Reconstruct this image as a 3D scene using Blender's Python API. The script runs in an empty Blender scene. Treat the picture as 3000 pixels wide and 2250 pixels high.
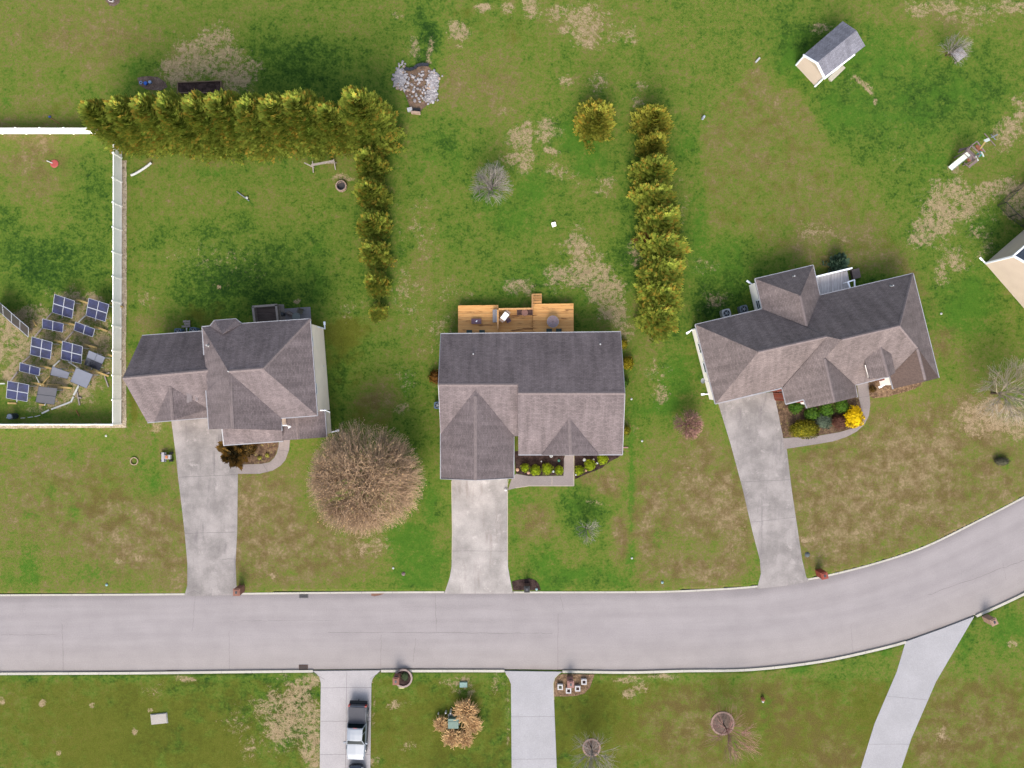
import bpy, math, random
import numpy as np
from mathutils import Vector, Matrix
R = math.radians
scene = bpy.context.scene
COL = scene.collection
H, S = 70.0, 0.035            # drone height, metres per photo pixel on the ground

def W(x, y, z=0.0):           # where the point seen at photo pixel (x, y) stands when it is z metres up
    k = (H - z) / H * S
    return Vector(((x - 1500) * k, (1125 - y) * k, z))

def s2l(c):
    c = c / 255.0
    return c / 12.92 if c <= 0.04045 else ((c + 0.055) / 1.055) ** 2.4
KEXP = 2.8
def A(r, g, b, k=KEXP):       # base colour from a measured sRGB value of a level surface
    return tuple(min(0.86, s2l(v) / k) for v in (r, g, b)) + (1.0,)

# ---------------------------------------------------------------- mesh builder
class MB:
    def __init__(self):
        self.v, self.f, self.uv, self.mi, self.tint = [], [], [], [], []
        self.m, self.t = 0, 0.5
    def face(self, pts, uv=None):
        n = len(self.v)
        self.v.extend(tuple(p) for p in pts)
        self.f.append(list(range(n, n + len(pts))))
        self.uv.append(uv); self.mi.append(self.m); self.tint.append(self.t)
    def mesh(self, vs, fs):
        n = len(self.v)
        self.v.extend(tuple(p) for p in vs)
        for f in fs:
            self.f.append([i + n for i in f]); self.uv.append(None); self.mi.append(self.m); self.tint.append(self.t)
    def obox(self, c, ax, ay, az):           # box from centre and three half-axis vectors
        c = Vector(c); vs = []
        for k in (-1, 1):
            for sx, sy in ((-1, -1), (1, -1), (1, 1), (-1, 1)):
                vs.append(c + ax * sx + ay * sy + az * k)
        self.mesh(vs, [(3, 2, 1, 0), (4, 5, 6, 7), (0, 1, 5, 4), (1, 2, 6, 5), (2, 3, 7, 6), (3, 0, 4, 7)])
    def box(self, c, size, rz=0.0):
        co, si = math.cos(rz), math.sin(rz)
        self.obox(c, Vector((co, si, 0)) * size[0] / 2, Vector((-si, co, 0)) * size[1] / 2, Vector((0, 0, size[2] / 2)))
    def beam(self, p0, p1, w, h):            # rectangular bar between two points
        p0, p1 = Vector(p0), Vector(p1); d = p1 - p0
        L = d.length
        if L < 1e-6: return
        d /= L
        up = Vector((0, 0, 1)) if abs(d.z) < 0.95 else Vector((0, 1, 0))
        sx = d.cross(up).normalized(); uz = sx.cross(d)
        self.obox((p0 + p1) / 2, d * L / 2, sx * w / 2, uz * h / 2)
    def tube(self, pts, rad, n=6, cap=True):
        rings = []; pts = [Vector(p) for p in pts]; vs = []
        for i, p in enumerate(pts):
            d = (pts[min(i + 1, len(pts) - 1)] - pts[max(i - 1, 0)]).normalized()
            up = Vector((0, 0, 1)) if abs(d.z) < 0.9 else Vector((1, 0, 0))
            a = d.cross(up).normalized(); b = d.cross(a)
            r = rad[i] if hasattr(rad, '__len__') else rad
            for k in range(n):
                t = 2 * math.pi * k / n
                vs.append(p + a * math.cos(t) * r + b * math.sin(t) * r)
        fs = []
        for i in range(len(pts) - 1):
            for k in range(n):
                fs.append((i * n + k, i * n + (k + 1) % n, (i + 1) * n + (k + 1) % n, (i + 1) * n + k))
        if cap:
            fs.append(tuple(range(n))[::-1]); fs.append(tuple((len(pts) - 1) * n + k for k in range(n)))
        self.mesh(vs, fs)
    def cyl(self, c, r, h, n=20, r2=None):
        c = Vector(c)
        self.tube([c, c + Vector((0, 0, h))], [r, r if r2 is None else r2], n)
    def ring(self, c, ro, ri, h, n=24):
        c = Vector(c); vs = []
        for r, z in ((ro, 0), (ro, h), (ri, h), (ri, 0)):
            for k in range(n):
                t = 2 * math.pi * k / n; vs.append(c + Vector((r * math.cos(t), r * math.sin(t), z)))
        fs = []
        for j in range(4):
            for k in range(n):
                fs.append((j * n + k, j * n + (k + 1) % n, ((j + 1) % 4) * n + (k + 1) % n, ((j + 1) % 4) * n + k))
        self.mesh(vs, fs)
    def prism(self, pts, z0, z1):            # plan polygon (x, y) raised from z0 to z1
        n = len(pts)
        ar = sum(pts[i][0] * pts[(i + 1) % n][1] - pts[(i + 1) % n][0] * pts[i][1] for i in range(n))
        if ar < 0: pts = pts[::-1]
        vs = [(p[0], p[1], z0) for p in pts] + [(p[0], p[1], z1) for p in pts]
        self.mesh(vs, [tuple(range(n))[::-1], tuple(range(n, 2 * n))] + [(i, (i + 1) % n, n + (i + 1) % n, n + i) for i in range(n)])
    def ell(self, c, rx, ry, rz, nu=14, nv=8, rot=0.0, jit=0.0, rnd=None, zmin=-1.0):
        vs, fs = [], []; c = Vector(c); co, si = math.cos(rot), math.sin(rot)
        for j in range(nv + 1):
            ph = -math.pi / 2 + math.pi * j / nv
            for i in range(nu):
                t = 2 * math.pi * i / nu
                q = 1 + (rnd.uniform(-jit, jit) if rnd else 0)
                x, y, z = rx * math.cos(ph) * math.cos(t) * q, ry * math.cos(ph) * math.sin(t) * q, rz * max(math.sin(ph), zmin) * q
                vs.append(c + Vector((x * co - y * si, x * si + y * co, z)))
        for j in range(nv):
            for i in range(nu):
                fs.append((j * nu + i, j * nu + (i + 1) % nu, (j + 1) * nu + (i + 1) % nu, (j + 1) * nu + i))
        self.mesh(vs, fs)
    def data(self, name, mats, org=(0, 0, 0), smooth=False):
        me = bpy.data.meshes.new(name)
        o = Vector(org)
        me.from_pydata([tuple(Vector(p) - o) for p in self.v], [], self.f)
        for m in (mats if isinstance(mats, (list, tuple)) else [mats]): me.materials.append(m)
        if any(self.mi): me.polygons.foreach_set('material_index', self.mi)
        if any(u is not None for u in self.uv):
            ul = me.uv_layers.new(name='UVMap')
            for p, u in zip(me.polygons, self.uv):
                if u is not None:
                    for li, q in zip(p.loop_indices, u): ul.data[li].uv = q
        at = me.attributes.new('tint', 'FLOAT', 'FACE'); at.data.foreach_set('value', self.tint)
        if smooth: me.polygons.foreach_set('use_smooth', [True] * len(me.polygons))
        me.update()
        return me

ORG = {}
def tag(o, label=None, cat=None, group=None, kind=None):
    if label: o['label'] = label
    if cat: o['category'] = cat
    if group: o['group'] = group
    if kind: o['kind'] = kind
    return o
def thing(name, label, cat, loc, group=None):
    o = bpy.data.objects.new(name, None); COL.objects.link(o)
    o.location = Vector(loc); o.empty_display_size = 0.3
    ORG[o.name] = Vector(loc)
    return tag(o, label, cat, group)
def part(name, mb, mat, parent, label=None, smooth=False):
    org = ORG[parent.name]
    o = bpy.data.objects.new(name, mb.data(name, mat, org, smooth)); COL.objects.link(o)
    o.parent = parent; ORG[o.name] = org
    if label: o['label'] = label
    return o
def solo(name, mb, mat, label=None, cat=None, loc=(0, 0, 0), group=None, kind=None, smooth=False):
    o = bpy.data.objects.new(name, mb.data(name, mat, loc, smooth)); COL.objects.link(o)
    o.location = Vector(loc)
    return tag(o, label, cat, group, kind)
def copy_tree(o, parent=None):
    c = o.copy(); COL.objects.link(c)
    if parent: c.parent = parent
    for ch in list(o.children): copy_tree(ch, c)
    return c

# ---------------------------------------------------------------- materials
class NT:
    def __init__(self, name):
        self.mat = bpy.data.materials.new(name); self.mat.use_nodes = True
        self.t = self.mat.node_tree; self.b = self.t.nodes['Principled BSDF']
    def n(self, typ, **kw):
        o = self.t.nodes.new(typ)
        for k, v in kw.items():
            if k in o.inputs: self.set(o.inputs[k], v)
            else: setattr(o, k, v)
        return o
    def set(self, sock, v):
        if isinstance(v, bpy.types.NodeSocket): self.t.links.new(v, sock)
        else: sock.default_value = v
    def noise(self, vec, scale, detail=4, rough=0.55, w=None):
        o = self.n('ShaderNodeTexNoise'); self.set(o.inputs['Vector'], vec)
        o.inputs['Scale'].default_value = scale; o.inputs['Detail'].default_value = detail
        o.inputs['Roughness'].default_value = rough
        return o.outputs['Fac']
    def math(self, op, a, b=0.0, c=None, clamp=False):
        o = self.n('ShaderNodeMath', operation=op, use_clamp=clamp)
        self.set(o.inputs[0], a); self.set(o.inputs[1], b)
        if c is not None: self.set(o.inputs[2], c)
        return o.outputs[0]
    def ramp(self, f, lo, hi, a=0.0, b=1.0):
        o = self.n('ShaderNodeMapRange', interpolation_type='SMOOTHSTEP')
        self.set(o.inputs['Value'], f)
        for k, v in zip(('From Min', 'From Max', 'To Min', 'To Max'), (lo, hi, a, b)): self.set(o.inputs[k], v)
        return o.outputs['Result']
    def mix(self, f, a, b, mode='MIX'):
        o = self.n('ShaderNodeMix', data_type='RGBA', blend_type=mode)
        self.set(o.inputs[0], f); self.set(o.inputs[6], a); self.set(o.inputs[7], b)
        return o.outputs[2]
    def vscale(self, vec, s):
        o = self.n('ShaderNodeMapping'); self.set(o.inputs['Vector'], vec); o.inputs['Scale'].default_value = s
        return o.outputs[0]
    def shade(self, col, f, lo, hi):          # multiply a colour by lo..hi following f
        g = self.ramp(f, 0.25, 0.75, lo, hi)
        c = self.n('ShaderNodeCombineColor')
        for k in range(3): self.set(c.inputs[k], g)
        return self.mix(1.0, col, c.outputs[0], 'MULTIPLY')
    def bump(self, h, strength, dist=0.02):
        o = self.n('ShaderNodeBump'); self.set(o.inputs['Height'], h)
        o.inputs['Strength'].default_value = strength; o.inputs['Distance'].default_value = dist
        self.set(self.b.inputs['Normal'], o.outputs[0])
    def done(self, col, rough=0.8, spec=0.3, metal=0.0):
        self.set(self.b.inputs['Base Color'], col); self.b.inputs['Roughness'].default_value = rough
        self.b.inputs['Specular IOR Level'].default_value = spec; self.b.inputs['Metallic'].default_value = metal
        return self.mat
    def obj(self): return self.n('ShaderNodeTexCoord').outputs['Object']
    def pos(self): return self.n('ShaderNodeNewGeometry').outputs['Position']
    def uvc(self): return self.n('ShaderNodeTexCoord').outputs['UV']
    def attr(self, name): return self.n('ShaderNodeAttribute', attribute_name=name)

def plain(name, rgb, var=0.12, scale=6.0, rough=0.7, spec=0.3, metal=0.0, bump=0.0):
    t = NT(name); f = t.noise(t.pos(), scale, 5)
    if bump: t.bump(f, bump)
    return t.done(t.shade(rgb, f, 1 - var, 1 + var), rough, spec, metal)
def foliage(name, c0, c1, c2=None, rough=0.75, var=0.25, thru=0.0):
    t = NT(name); a = t.attr('tint').outputs['Fac']
    col = t.mix(a, c0, c1)
    if c2: col = t.mix(t.ramp(a, 0.93, 1.0), col, c2)
    f = t.noise(t.pos(), 0.9, 3)
    col = t.shade(col, f, 1 - var, 1 + var)
    m = t.done(col, rough, 0.12)
    if thru:                                   # leaves let some light through
        tr = t.n('ShaderNodeBsdfTranslucent'); t.set(tr.inputs['Color'], col)
        mx = t.n('ShaderNodeMixShader'); mx.inputs[0].default_value = thru
        t.set(mx.inputs[1], t.b.outputs[0]); t.set(mx.inputs[2], tr.outputs[0])
        t.set(t.t.nodes['Material Output'].inputs['Surface'], mx.outputs[0])
    return m
def wood(name, c0, c1, axis=0, board=0.14, rough=0.8, stain=None):
    t = NT(name); p = t.obj(); sx = t.n('ShaderNodeSeparateXYZ'); t.set(sx.inputs[0], p)
    across = sx.outputs[1 - axis]
    q = t.math('DIVIDE', across, board); fr = t.math('FRACT', q); fl = t.math('FLOOR', q)
    wn = t.n('ShaderNodeTexWhiteNoise', noise_dimensions='1D'); t.set(wn.inputs['W'], fl)
    sc = [1.2, 1.2, 1.2]; sc[1 - axis] = 14.0
    g = t.noise(t.vscale(p, sc), 1.0, 5)
    col = t.mix(t.ramp(g, 0.3, 0.7), c0, c1)
    col = t.shade(col, wn.outputs['Value'], 0.86, 1.1)
    if stain:
        sc2 = [0.45, 0.45, 1]; sc2[1 - axis] = 3.2
        st = t.noise(t.vscale(p, sc2), 1.0, 6, 0.65)
        col = t.mix(t.ramp(st, 0.55, 0.66, 0.0, 0.9), col, stain)
    edge = t.ramp(fr, 0.02, 0.1, 0.45, 1.0)
    c = t.n('ShaderNodeCombineColor')
    for k in range(3): t.set(c.inputs[k], edge)
    col = t.mix(1.0, col, c.outputs[0], 'MULTIPLY')
    return t.done(col, rough, 0.2)
def concrete(name, c, stain=0.22, warm=None, rough=0.85, seed=0.0):
    t = NT(name); p = t.n('ShaderNodeVectorMath', operation='ADD'); t.set(p.inputs[0], t.pos()); p.inputs[1].default_value = (seed, seed * 1.7, 0)
    p = p.outputs[0]; q = stain / .25
    col = t.shade(c, t.noise(p, 0.35, 7, 0.65), 1 - stain, 1 + stain * 0.6)
    drip = t.noise(t.vscale(p, (1.3, 0.2, 1)), 1.0, 6, 0.65)
    col = t.mix(t.ramp(drip, 0.52, 0.72, 0, min(.8, .5 * q)), col, warm or tuple(v * 0.6 for v in c[:3]) + (1,))
    blot = t.noise(p, 0.9, 6, 0.7)
    col = t.mix(t.ramp(blot, 0.56, 0.72, 0, min(.8, .55 * q)), col, tuple(min(0.86, v * 1.35) for v in c[:3]) + (1,))
    spot = t.noise(p, 2.3, 5, .6)
    col = t.mix(t.ramp(spot, 0.66, 0.74, 0, .3 * q), col, tuple(v * .5 for v in c[:3]) + (1,))
    f = t.noise(p, 8, 6, .8)
    col = t.shade(col, f, 0.86, 1.13); t.bump(f, 0.15, 0.01)
    return t.done(col, rough, 0.25)
def shingles(name, c):
    t = NT(name); uv = t.uvc()
    br = t.n('ShaderNodeTexBrick', offset=0.5)
    t.set(br.inputs['Vector'], uv)
    br.inputs['Color1'].default_value = (0.78, 0.78, 0.78, 1); br.inputs['Color2'].default_value = (1.16, 1.15, 1.14, 1)
    br.inputs['Mortar'].default_value = (0.5, 0.5, 0.5, 1)
    for k, v in (('Scale', 1.0), ('Mortar Size', 0.012), ('Mortar Smooth', 0.3), ('Brick Width', 0.33), ('Row Height', 0.145), ('Bias', 0.0)):
        br.inputs[k].default_value = v
    col = t.mix(0.75, c, br.outputs['Color'], 'MULTIPLY')
    st = t.noise(t.vscale(uv, (1.6, 0.16, 1)), 1.0, 5, 0.6)
    col = t.shade(col, st, 0.8, 1.16)
    col = t.shade(col, t.noise(t.pos(), 0.45, 4), 0.88, 1.1)
    f = t.noise(t.pos(), 9, 5, 0.7)
    col = t.shade(col, f, 0.8, 1.2)
    t.bump(f, 0.3, 0.01)
    return t.done(col, 0.92, 0.12)
# ================================================================ camera, light
cam = bpy.data.cameras.new('camera'); cam.lens = 24; cam.sensor_width = 36
cam.clip_start = 0.5; cam.clip_end = 3000
co = bpy.data.objects.new('camera', cam); COL.objects.link(co); co.location = (0, 0, H)
scene.camera = co
SUN_EL, SUN_AZ = R(42), R(184)          # azimuth clockwise from north (+Y)
w = bpy.data.worlds.new('World'); scene.world = w; w.use_nodes = True
sky = w.node_tree.nodes.new('ShaderNodeTexSky'); sky.sky_type = 'NISHITA'; sky.sun_disc = False
sky.sun_elevation = SUN_EL; sky.sun_rotation = SUN_AZ; sky.dust_density = 4.0; sky.air_density = 1.35; sky.ozone_density = 1.0
bg = w.node_tree.nodes['Background']; bg.inputs["Strength"].default_value = 0.125
hs = w.node_tree.nodes.new('ShaderNodeHueSaturation'); hs.inputs['Saturation'].default_value = .7      # hazy overcast: less blue
w.node_tree.links.new(sky.outputs[0], hs.inputs['Color']); w.node_tree.links.new(hs.outputs[0], bg.inputs['Color'])
sl = bpy.data.lights.new('sun', 'SUN'); sl.energy = 1.35; sl.angle = R(32); sl.color = (1.0, 0.95, 0.88)
so = bpy.data.objects.new('sun', sl); COL.objects.link(so)
sd = Vector((math.sin(SUN_AZ) * math.cos(SUN_EL), math.cos(SUN_AZ) * math.cos(SUN_EL), math.sin(SUN_EL)))
so.rotation_euler = sd.to_track_quat('Z', 'Y').to_euler(); so.location = sd * 120
vs = scene.view_settings; vs.view_transform = 'Standard'; vs.look = 'None'; vs.gamma = 1.0; vs.exposure = 1.63

# ================================================================ lawn
# patches of the lawn in photo pixels: kind, x, y, rx, ry, strength, turn(deg)
# d dry straw-coloured turf, b bare earth, l lush bright green, k dark green, y mossy yellow-olive
PATCH = []
def pt(kind, *rows):
    for r in rows: PATCH.append((kind,) + tuple(r) + ((0,) if len(r) == 5 else ()))
pt('d', (300,120,250,110,.5), (130,90,140,90,.45), (800,60,170,60,.3), (110,470,180,150,.62), (1460,230,130,100,.5), (1330,250,70,70,.4),
   (2360,340,190,20,.5,-50), (2540,570,200,20,.5,-52), (2680,830,140,30,.6,-55), (2760,1000,90,60,.6),
   (220,1480,330,270,.5), (380,1560,180,150,.72), (640,1500,130,210,.66), (900,1600,260,120,.76), (760,1480,120,140,.8), (620,1650,120,80,.6),
   (1110,1180,80,50,.55), (1560,1540,90,90,.62), (1760,1400,70,50,.8), (1900,1500,60,140,.9), (1815,1570,26,90,.7), (2050,1450,120,150,.78),
   (2140,1520,60,150,.95), (2050,1670,130,40,.9), (1900,1690,60,40,.5), (2040,1330,90,90,.6), (2480,1450,210,190,.88), (2680,1350,200,150,.85), (2850,1300,150,120,.8),
   (2700,1500,170,110,.85), (2440,1610,110,80,.75), (2860,1190,90,60,.7), (2950,1420,80,60,.75),
   (160,2090,240,80,.35), (2010,2120,180,120,.72), (2300,2080,190,130,.6), (2450,2200,110,90,.62), (2890,2110,170,150,.75), (2770,2180,80,80,.85),
   (1170,2120,90,120,.35), (1030,470,90,60,.2), (1200,820,70,200,.35), (1400,1020,60,60,.2), (560,600,170,90,.3), (450,820,90,120,.3),
   (1880,1100,50,120,.35), (2700,60,180,60,.4), (2900,480,120,120,.35), (1680,60,160,60,.3), (520,1400,40,60,.4), (460,940,70,40,.45))
pt('k', (420,190,60,60,.5), (880,190,170,90,.65), (780,130,70,110,.5), (250,560,60,140,.75), (130,770,140,90,.7), (290,720,50,150,.4), (50,700,60,60,.4),
   (690,830,210,90,.8), (560,860,60,60,.6), (640,670,120,36,.45), (470,690,70,60,.35), (820,740,60,50,.5), (1255,90,24,95,.85,12), (1240,160,30,40,.7),
   (1310,410,36,30,.6), (1180,740,30,40,.6), (1850,620,36,150,.55), (1830,760,30,90,.5), (2080,890,60,90,.6), (2160,830,60,60,.5), (2580,850,90,60,.5), (1990,960,60,40,.4),
   (2640,330,150,110,.35), (2350,110,60,60,.5), (990,1130,36,160,.55), (1000,1010,40,50,.3), (1200,1300,34,190,.4), (1700,1500,60,60,.55), (1690,1430,50,30,.4),
   (1290,2190,34,90,.8), (1200,2010,80,50,.4), (1730,2080,90,70,.7), (1640,2190,30,70,.5), (560,2000,70,40,.5), (360,2050,60,60,.4), (500,2150,110,90,.45), (240,1975,200,26,.3),
   (1450,2120,36,160,.4), (1380,2230,90,40,.6), (880,2030,90,50,.6), (830,2090,80,80,.55), (700,2090,60,120,.45), (2700,870,70,80,.5), (2890,700,50,60,.5), (1010,2200,10,60,.3),
   (2290,1970,60,30,.4), (2500,1975,70,30,.35), (20,640,60,50,.4), (2800,260,130,90,.3))
pt('l', (930,780,70,140,.35), (1450,600,70,60,.5), (1560,560,60,60,.75), (1530,650,80,60,.6), (1280,470,90,90,.45), (1700,400,80,50,.85), (1740,470,60,50,.75),
   (1560,800,60,40,.5), (1300,680,60,140,.3), (1160,820,50,140,.4), (1480,830,60,40,.5), (1700,870,40,60,.4), (2050,690,40,130,.7), (2010,420,60,50,.55), (2130,760,90,90,.55),
   (2540,160,220,90,.6), (2480,330,100,60,.65), (2330,190,80,80,.6), (2640,340,160,120,.45), (2820,260,140,80,.45), (2200,90,120,110,.25), (2750,480,90,90,.4),
   (2830,900,80,130,.85,-30), (2720,700,70,110,.35), (2940,560,40,40,.5), (2880,650,60,30,.5), (1980,1110,70,100,.7), (1950,1190,60,40,.75), (1860,1190,26,80,.4),
   (1190,1590,80,66,.95), (1230,1670,80,50,.85), (1260,1480,30,90,.6), (1190,1130,24,44,.7), (1090,1010,60,40,.3), (1520,1470,46,28,.9), (1508,1560,14,120,.6),
   (1700,1470,60,70,.5), (1600,1650,50,70,.7), (1680,1690,110,30,.7), (1550,1715,110,22,.6), (1848,1440,8,200,.95), (1848,1630,18,40,.9), (1822,1430,8,60,.7,25), (1930,1570,22,34,.8),
   (1790,1690,60,40,.5), (1970,1700,50,14,.3), (215,1340,20,22,.8), (90,1505,34,16,.9), (215,1500,18,44,.8), (155,1440,14,28,.8), (320,1550,22,18,.8), (460,1410,24,22,.8), (430,1370,50,60,.45),
   (355,1530,20,16,.7), (90,1660,26,60,.8), (30,1690,26,26,.7), (280,1670,54,36,.85), (230,1700,26,14,.7), (310,1585,14,14,.7), (30,1570,16,16,.6), (100,1620,20,22,.6),
   (620,1660,24,60,.4), (715,1640,14,60,.6), (2250,2080,24,46,1), (2440,2010,40,26,.6), (2340,1960,26,12,1), (2590,1912,22,16,1), (2510,2090,40,40,.45), (2960,1850,70,60,.8), (2830,1900,26,70,.6),
   (1640,2110,18,100,.6), (2850,1340,40,34,.6), (2925,1345,28,26,.8), (2530,1255,34,8,.7,25), (2420,1308,60,6,.7,10), (60,1990,50,18,.5), (2750,1640,70,10,.5,28), (400,120,60,70,.25), (390,190,34,30,.6),
   (340,330,60,60,.3), (2680,520,80,60,.3), (850,500,60,50,.3), (880,550,50,50,.3), (510,520,60,26,.25), (15,300,18,40,.7), (630,500,60,12,.6), (100,1180,70,40,.3), (270,1210,70,30,.35), (450,1290,10,50,.6), (385,1150,10,70,.6))
pt('y', (1010,965,70,40,.8), (1000,1040,50,90,.5), (870,960,80,50,.5), (1090,1220,60,40,.5), (200,330,160,50,.3), (2400,800,60,40,.5), (2060,990,30,60,.5), (2200,360,120,130,.3), (600,930,80,50,.5),
   (390,1180,12,70,.8), (300,1460,80,90,.5), (120,1420,120,60,.3), (1500,100,80,70,.3), (1000,2130,10,60,.3), (1360,60,60,40,.4), (1900,330,60,60,.3), (2560,2110,80,90,.3), (640,2190,110,80,.35), (300,2180,160,70,.4))
pt('b', (600,165,120,70,.74), (640,100,60,44,.66), (530,220,70,44,.9), (690,225,80,44,.9), (1170,50,24,16,.7), (1215,140,18,40,.75), (1340,92,36,30,.85), (1262,150,12,50,.75),
   (1415,25,28,16,.8), (1480,18,22,24,.8), (1550,25,24,42,.8), (1680,40,110,50,.68), (1720,100,50,46,.68), (1830,95,60,40,.62), (1650,85,22,14,.8), (1735,118,30,20,.7), (1345,142,12,12,.7),
   (1660,240,28,16,.7), (1755,250,44,36,.6), (1880,245,26,20,.7), (1870,295,20,26,.7), (1470,320,30,16,.6), (1510,410,60,50,.62), (1544,395,18,44,1), (1605,385,34,44,.75), (1520,470,64,46,.66),
   (1615,445,24,14,.8), (1650,505,50,40,.6), (1770,545,44,36,.62), (1700,720,54,64,.64), (1720,790,80,52,.76), (1640,810,60,44,.68), (1510,835,46,22,.72), (1765,855,60,50,.86), (1800,910,40,62,.74), (1860,735,24,44,.66),
   (1830,960,34,56,.6), (1690,690,30,40,.62), (1550,850,30,18,.6), (1190,860,60,80,.5), (1230,690,56,130,.42), (1270,980,80,70,.5), (1190,1120,36,50,.5), (1180,1200,24,24,.7), (1330,850,80,50,.45),
   (2730,20,100,26,.78), (2850,45,120,50,.56), (2985,20,60,20,.95), (2960,390,50,60,.8), (2995,320,30,40,.9), (2790,565,66,56,.72), (2740,640,70,90,.76), (2830,600,90,70,.68), (2880,720,50,60,.55), (2700,690,46,36,.7),
   (2930,550,60,36,.78), (2985,590,46,46,.95), (2760,800,24,60,.6), (2860,430,60,30,.45), (2790,490,24,20,.7), (2370,690,60,40,.55), (2450,690,46,36,.5), (2095,870,46,36,.62), (2060,780,40,30,.55), (2050,960,30,60,.4),
   (2395,75,30,24,.6), (2430,85,24,20,.6), (2545,258,26,10,1.0,-45), (2520,235,22,7,1,-40), (2568,298,8,10,1), (2500,240,50,30,.4), (80,1010,90,70,.7), (40,985,60,60,1), (180,1020,140,120,.8), (120,1085,110,60,.85), (260,950,70,80,.9), (160,1130,110,50,.9), (290,1050,50,60,.7), (110,960,90,50,.9), (220,1010,90,60,1), (225,930,20,70,.66),
   (240,1140,80,50,.5), (200,865,60,26,.6), (270,990,40,60,.5), (30,1100,30,14,.8), (130,1190,60,14,.6), (870,2060,60,90,.76), (820,2130,70,74,.68), (915,2180,30,90,1), (780,2050,46,40,.66), (905,1992,50,26,.76), (730,2200,46,40,.55), (700,2110,40,60,.5),
   (540,1988,34,14,.7), (450,2020,46,24,.5), (1150,2070,22,16,.7), (1190,2060,30,10,.5), (1335,1990,50,24,.68), (1350,2020,44,24,.55), (1450,2000,30,44,.55), (1486,2090,8,110,.6), (1840,1990,44,14,.8), (1945,1984,60,12,.8), (1870,2012,30,22,.6), (1840,2035,26,14,.85),
   (1195,2190,26,20,.6), (1100,2235,26,20,.7), (1094,2080,6,120,.5), (5,2057,11,11,1.3), (125,2060,9,9,1.3), (270,2066,9,9,1.3), (437,2084,7,7,1.3), (395,2145,8,10,1.2), (170,2208,8,8,1.2), (344,1645,14,9,1.0), (403,1630,11,9,1), (797,1687,9,8,1.1), (660,975,24,16,.4),
   (2880,1210,90,70,.52), (2980,1250,50,60,.6), (2620,1230,60,20,.4), (2970,1890,16,12,1), (1650,1245,14,10,.3), (1100,1600,60,40,.6), (1100,1470,130,130,.35), (2010,1350,40,30,.4), (2370,1580,30,12,.8), (1740,1470,30,16,.6), (2340,2230,60,40,.35), (2750,2150,30,26,.7), (2800,1560,200,100,.3),
   (680,760,160,90,.34), (560,760,110,60,.36), (420,870,30,24,.6), (1130,600,70,160,.3), (620,1440,90,160,.32), (2150,1560,60,90,.4), (460,1260,40,30,.6), (1830,1250,40,30,.4), (1930,1150,24,44,.7), (1910,1085,50,40,.5), (2800,760,40,30,.7), (2000,600,20,120,.4), (1030,900,60,40,.5),
   (1000,520,40,14,.8), (2640,430,60,110,.3,30), (320,1250,300,8,.5), (870,880,8,8,1.1), (640,842,6,6,1.2), (700,1030,1,1,.1))

def curve(T, x):
    n = len(T)
    for i in range(n - 1):
        if T[i][0] <= x <= T[i + 1][0]: break
    x0, y0 = T[i]; x1, y1 = T[i + 1]; h = x1 - x0
    def sl(j):
        a, b = max(j - 1, 0), min(j + 1, n - 1); return (T[b][1] - T[a][1]) / (T[b][0] - T[a][0])
    t = (x - x0) / h; t2, t3 = t * t, t * t * t
    return (2*t3-3*t2+1)*y0 + (t3-2*t2+t)*h*sl(i) + (-2*t3+3*t2)*y1 + (t3-t2)*h*sl(i+1)
def vnoise(x, y, seed):                       # smooth lattice noise on arrays, 0..1
    xi, yi = np.floor(x).astype(np.int64), np.floor(y).astype(np.int64)
    fx, fy = x - xi, y - yi; fx = fx * fx * (3 - 2 * fx); fy = fy * fy * (3 - 2 * fy)
    def hsh(a, b):
        n = (a * 374761393 + b * 668265263 + seed * 1442695041) & 0xffffffff
        n = ((n ^ (n >> 13)) * 1274126177) & 0xffffffff
        return ((n ^ (n >> 16)) & 0xffff) / 65535.0
    a, b, c, d = hsh(xi, yi), hsh(xi + 1, yi), hsh(xi, yi + 1), hsh(xi + 1, yi + 1)
    return (a * (1 - fx) + b * fx) * (1 - fy) + (c * (1 - fx) + d * fx) * fy
def fbm(x, y, seed, o=4):
    s, a, t = 0, 1.0, 0
    for k in range(o):
        s = s + a * vnoise(x * 2 ** k, y * 2 ** k, seed + k * 17); t += a; a *= 0.55
    return s / t

TOP = [(-1500,1752),(-400,1744),(0,1741),(400,1739),(700,1736.5),(1000,1733.5),(1300,1732),(1600,1732.5),(1900,1731.5),(2000,1729),(2070,1725.5),(2200,1717),(2370,1694),(2418,1685),(2550,1652),(2700,1603),(2850,1531),(3000,1453),(3150,1365),(3300,1270),(3700,985),(4200,600)]
BOT = [(-1500,1978),(-400,1972),(0,1970),(400,1968),(800,1963.5),(1100,1962),(1500,1962),(1700,1964.5),(1850,1966),(2000,1962),(2200,1958),(2400,1935),(2550,1904),(2660,1875),(2800,1825),(2858,1802),(3000,1736),(3150,1655),(3300,1565),(3700,1290),(4200,920)]
ROAD_Z = -.11
def sink(PX, PY):                              # the ground drops below the carriageway between the kerbs
    xa = np.arange(-1500, 4201, 10.0)
    yt = np.array([curve(TOP, x) for x in xa]) + 1.5; yb = np.array([curve(BOT, x) for x in xa]) + 5.5
    inside = (PY > np.interp(PX, xa, yt)) & (PY < np.interp(PX, xa, yb)) & (PX > -1480) & (PX < 4180)
    return np.where(inside, -.3, 0.0)
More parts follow.
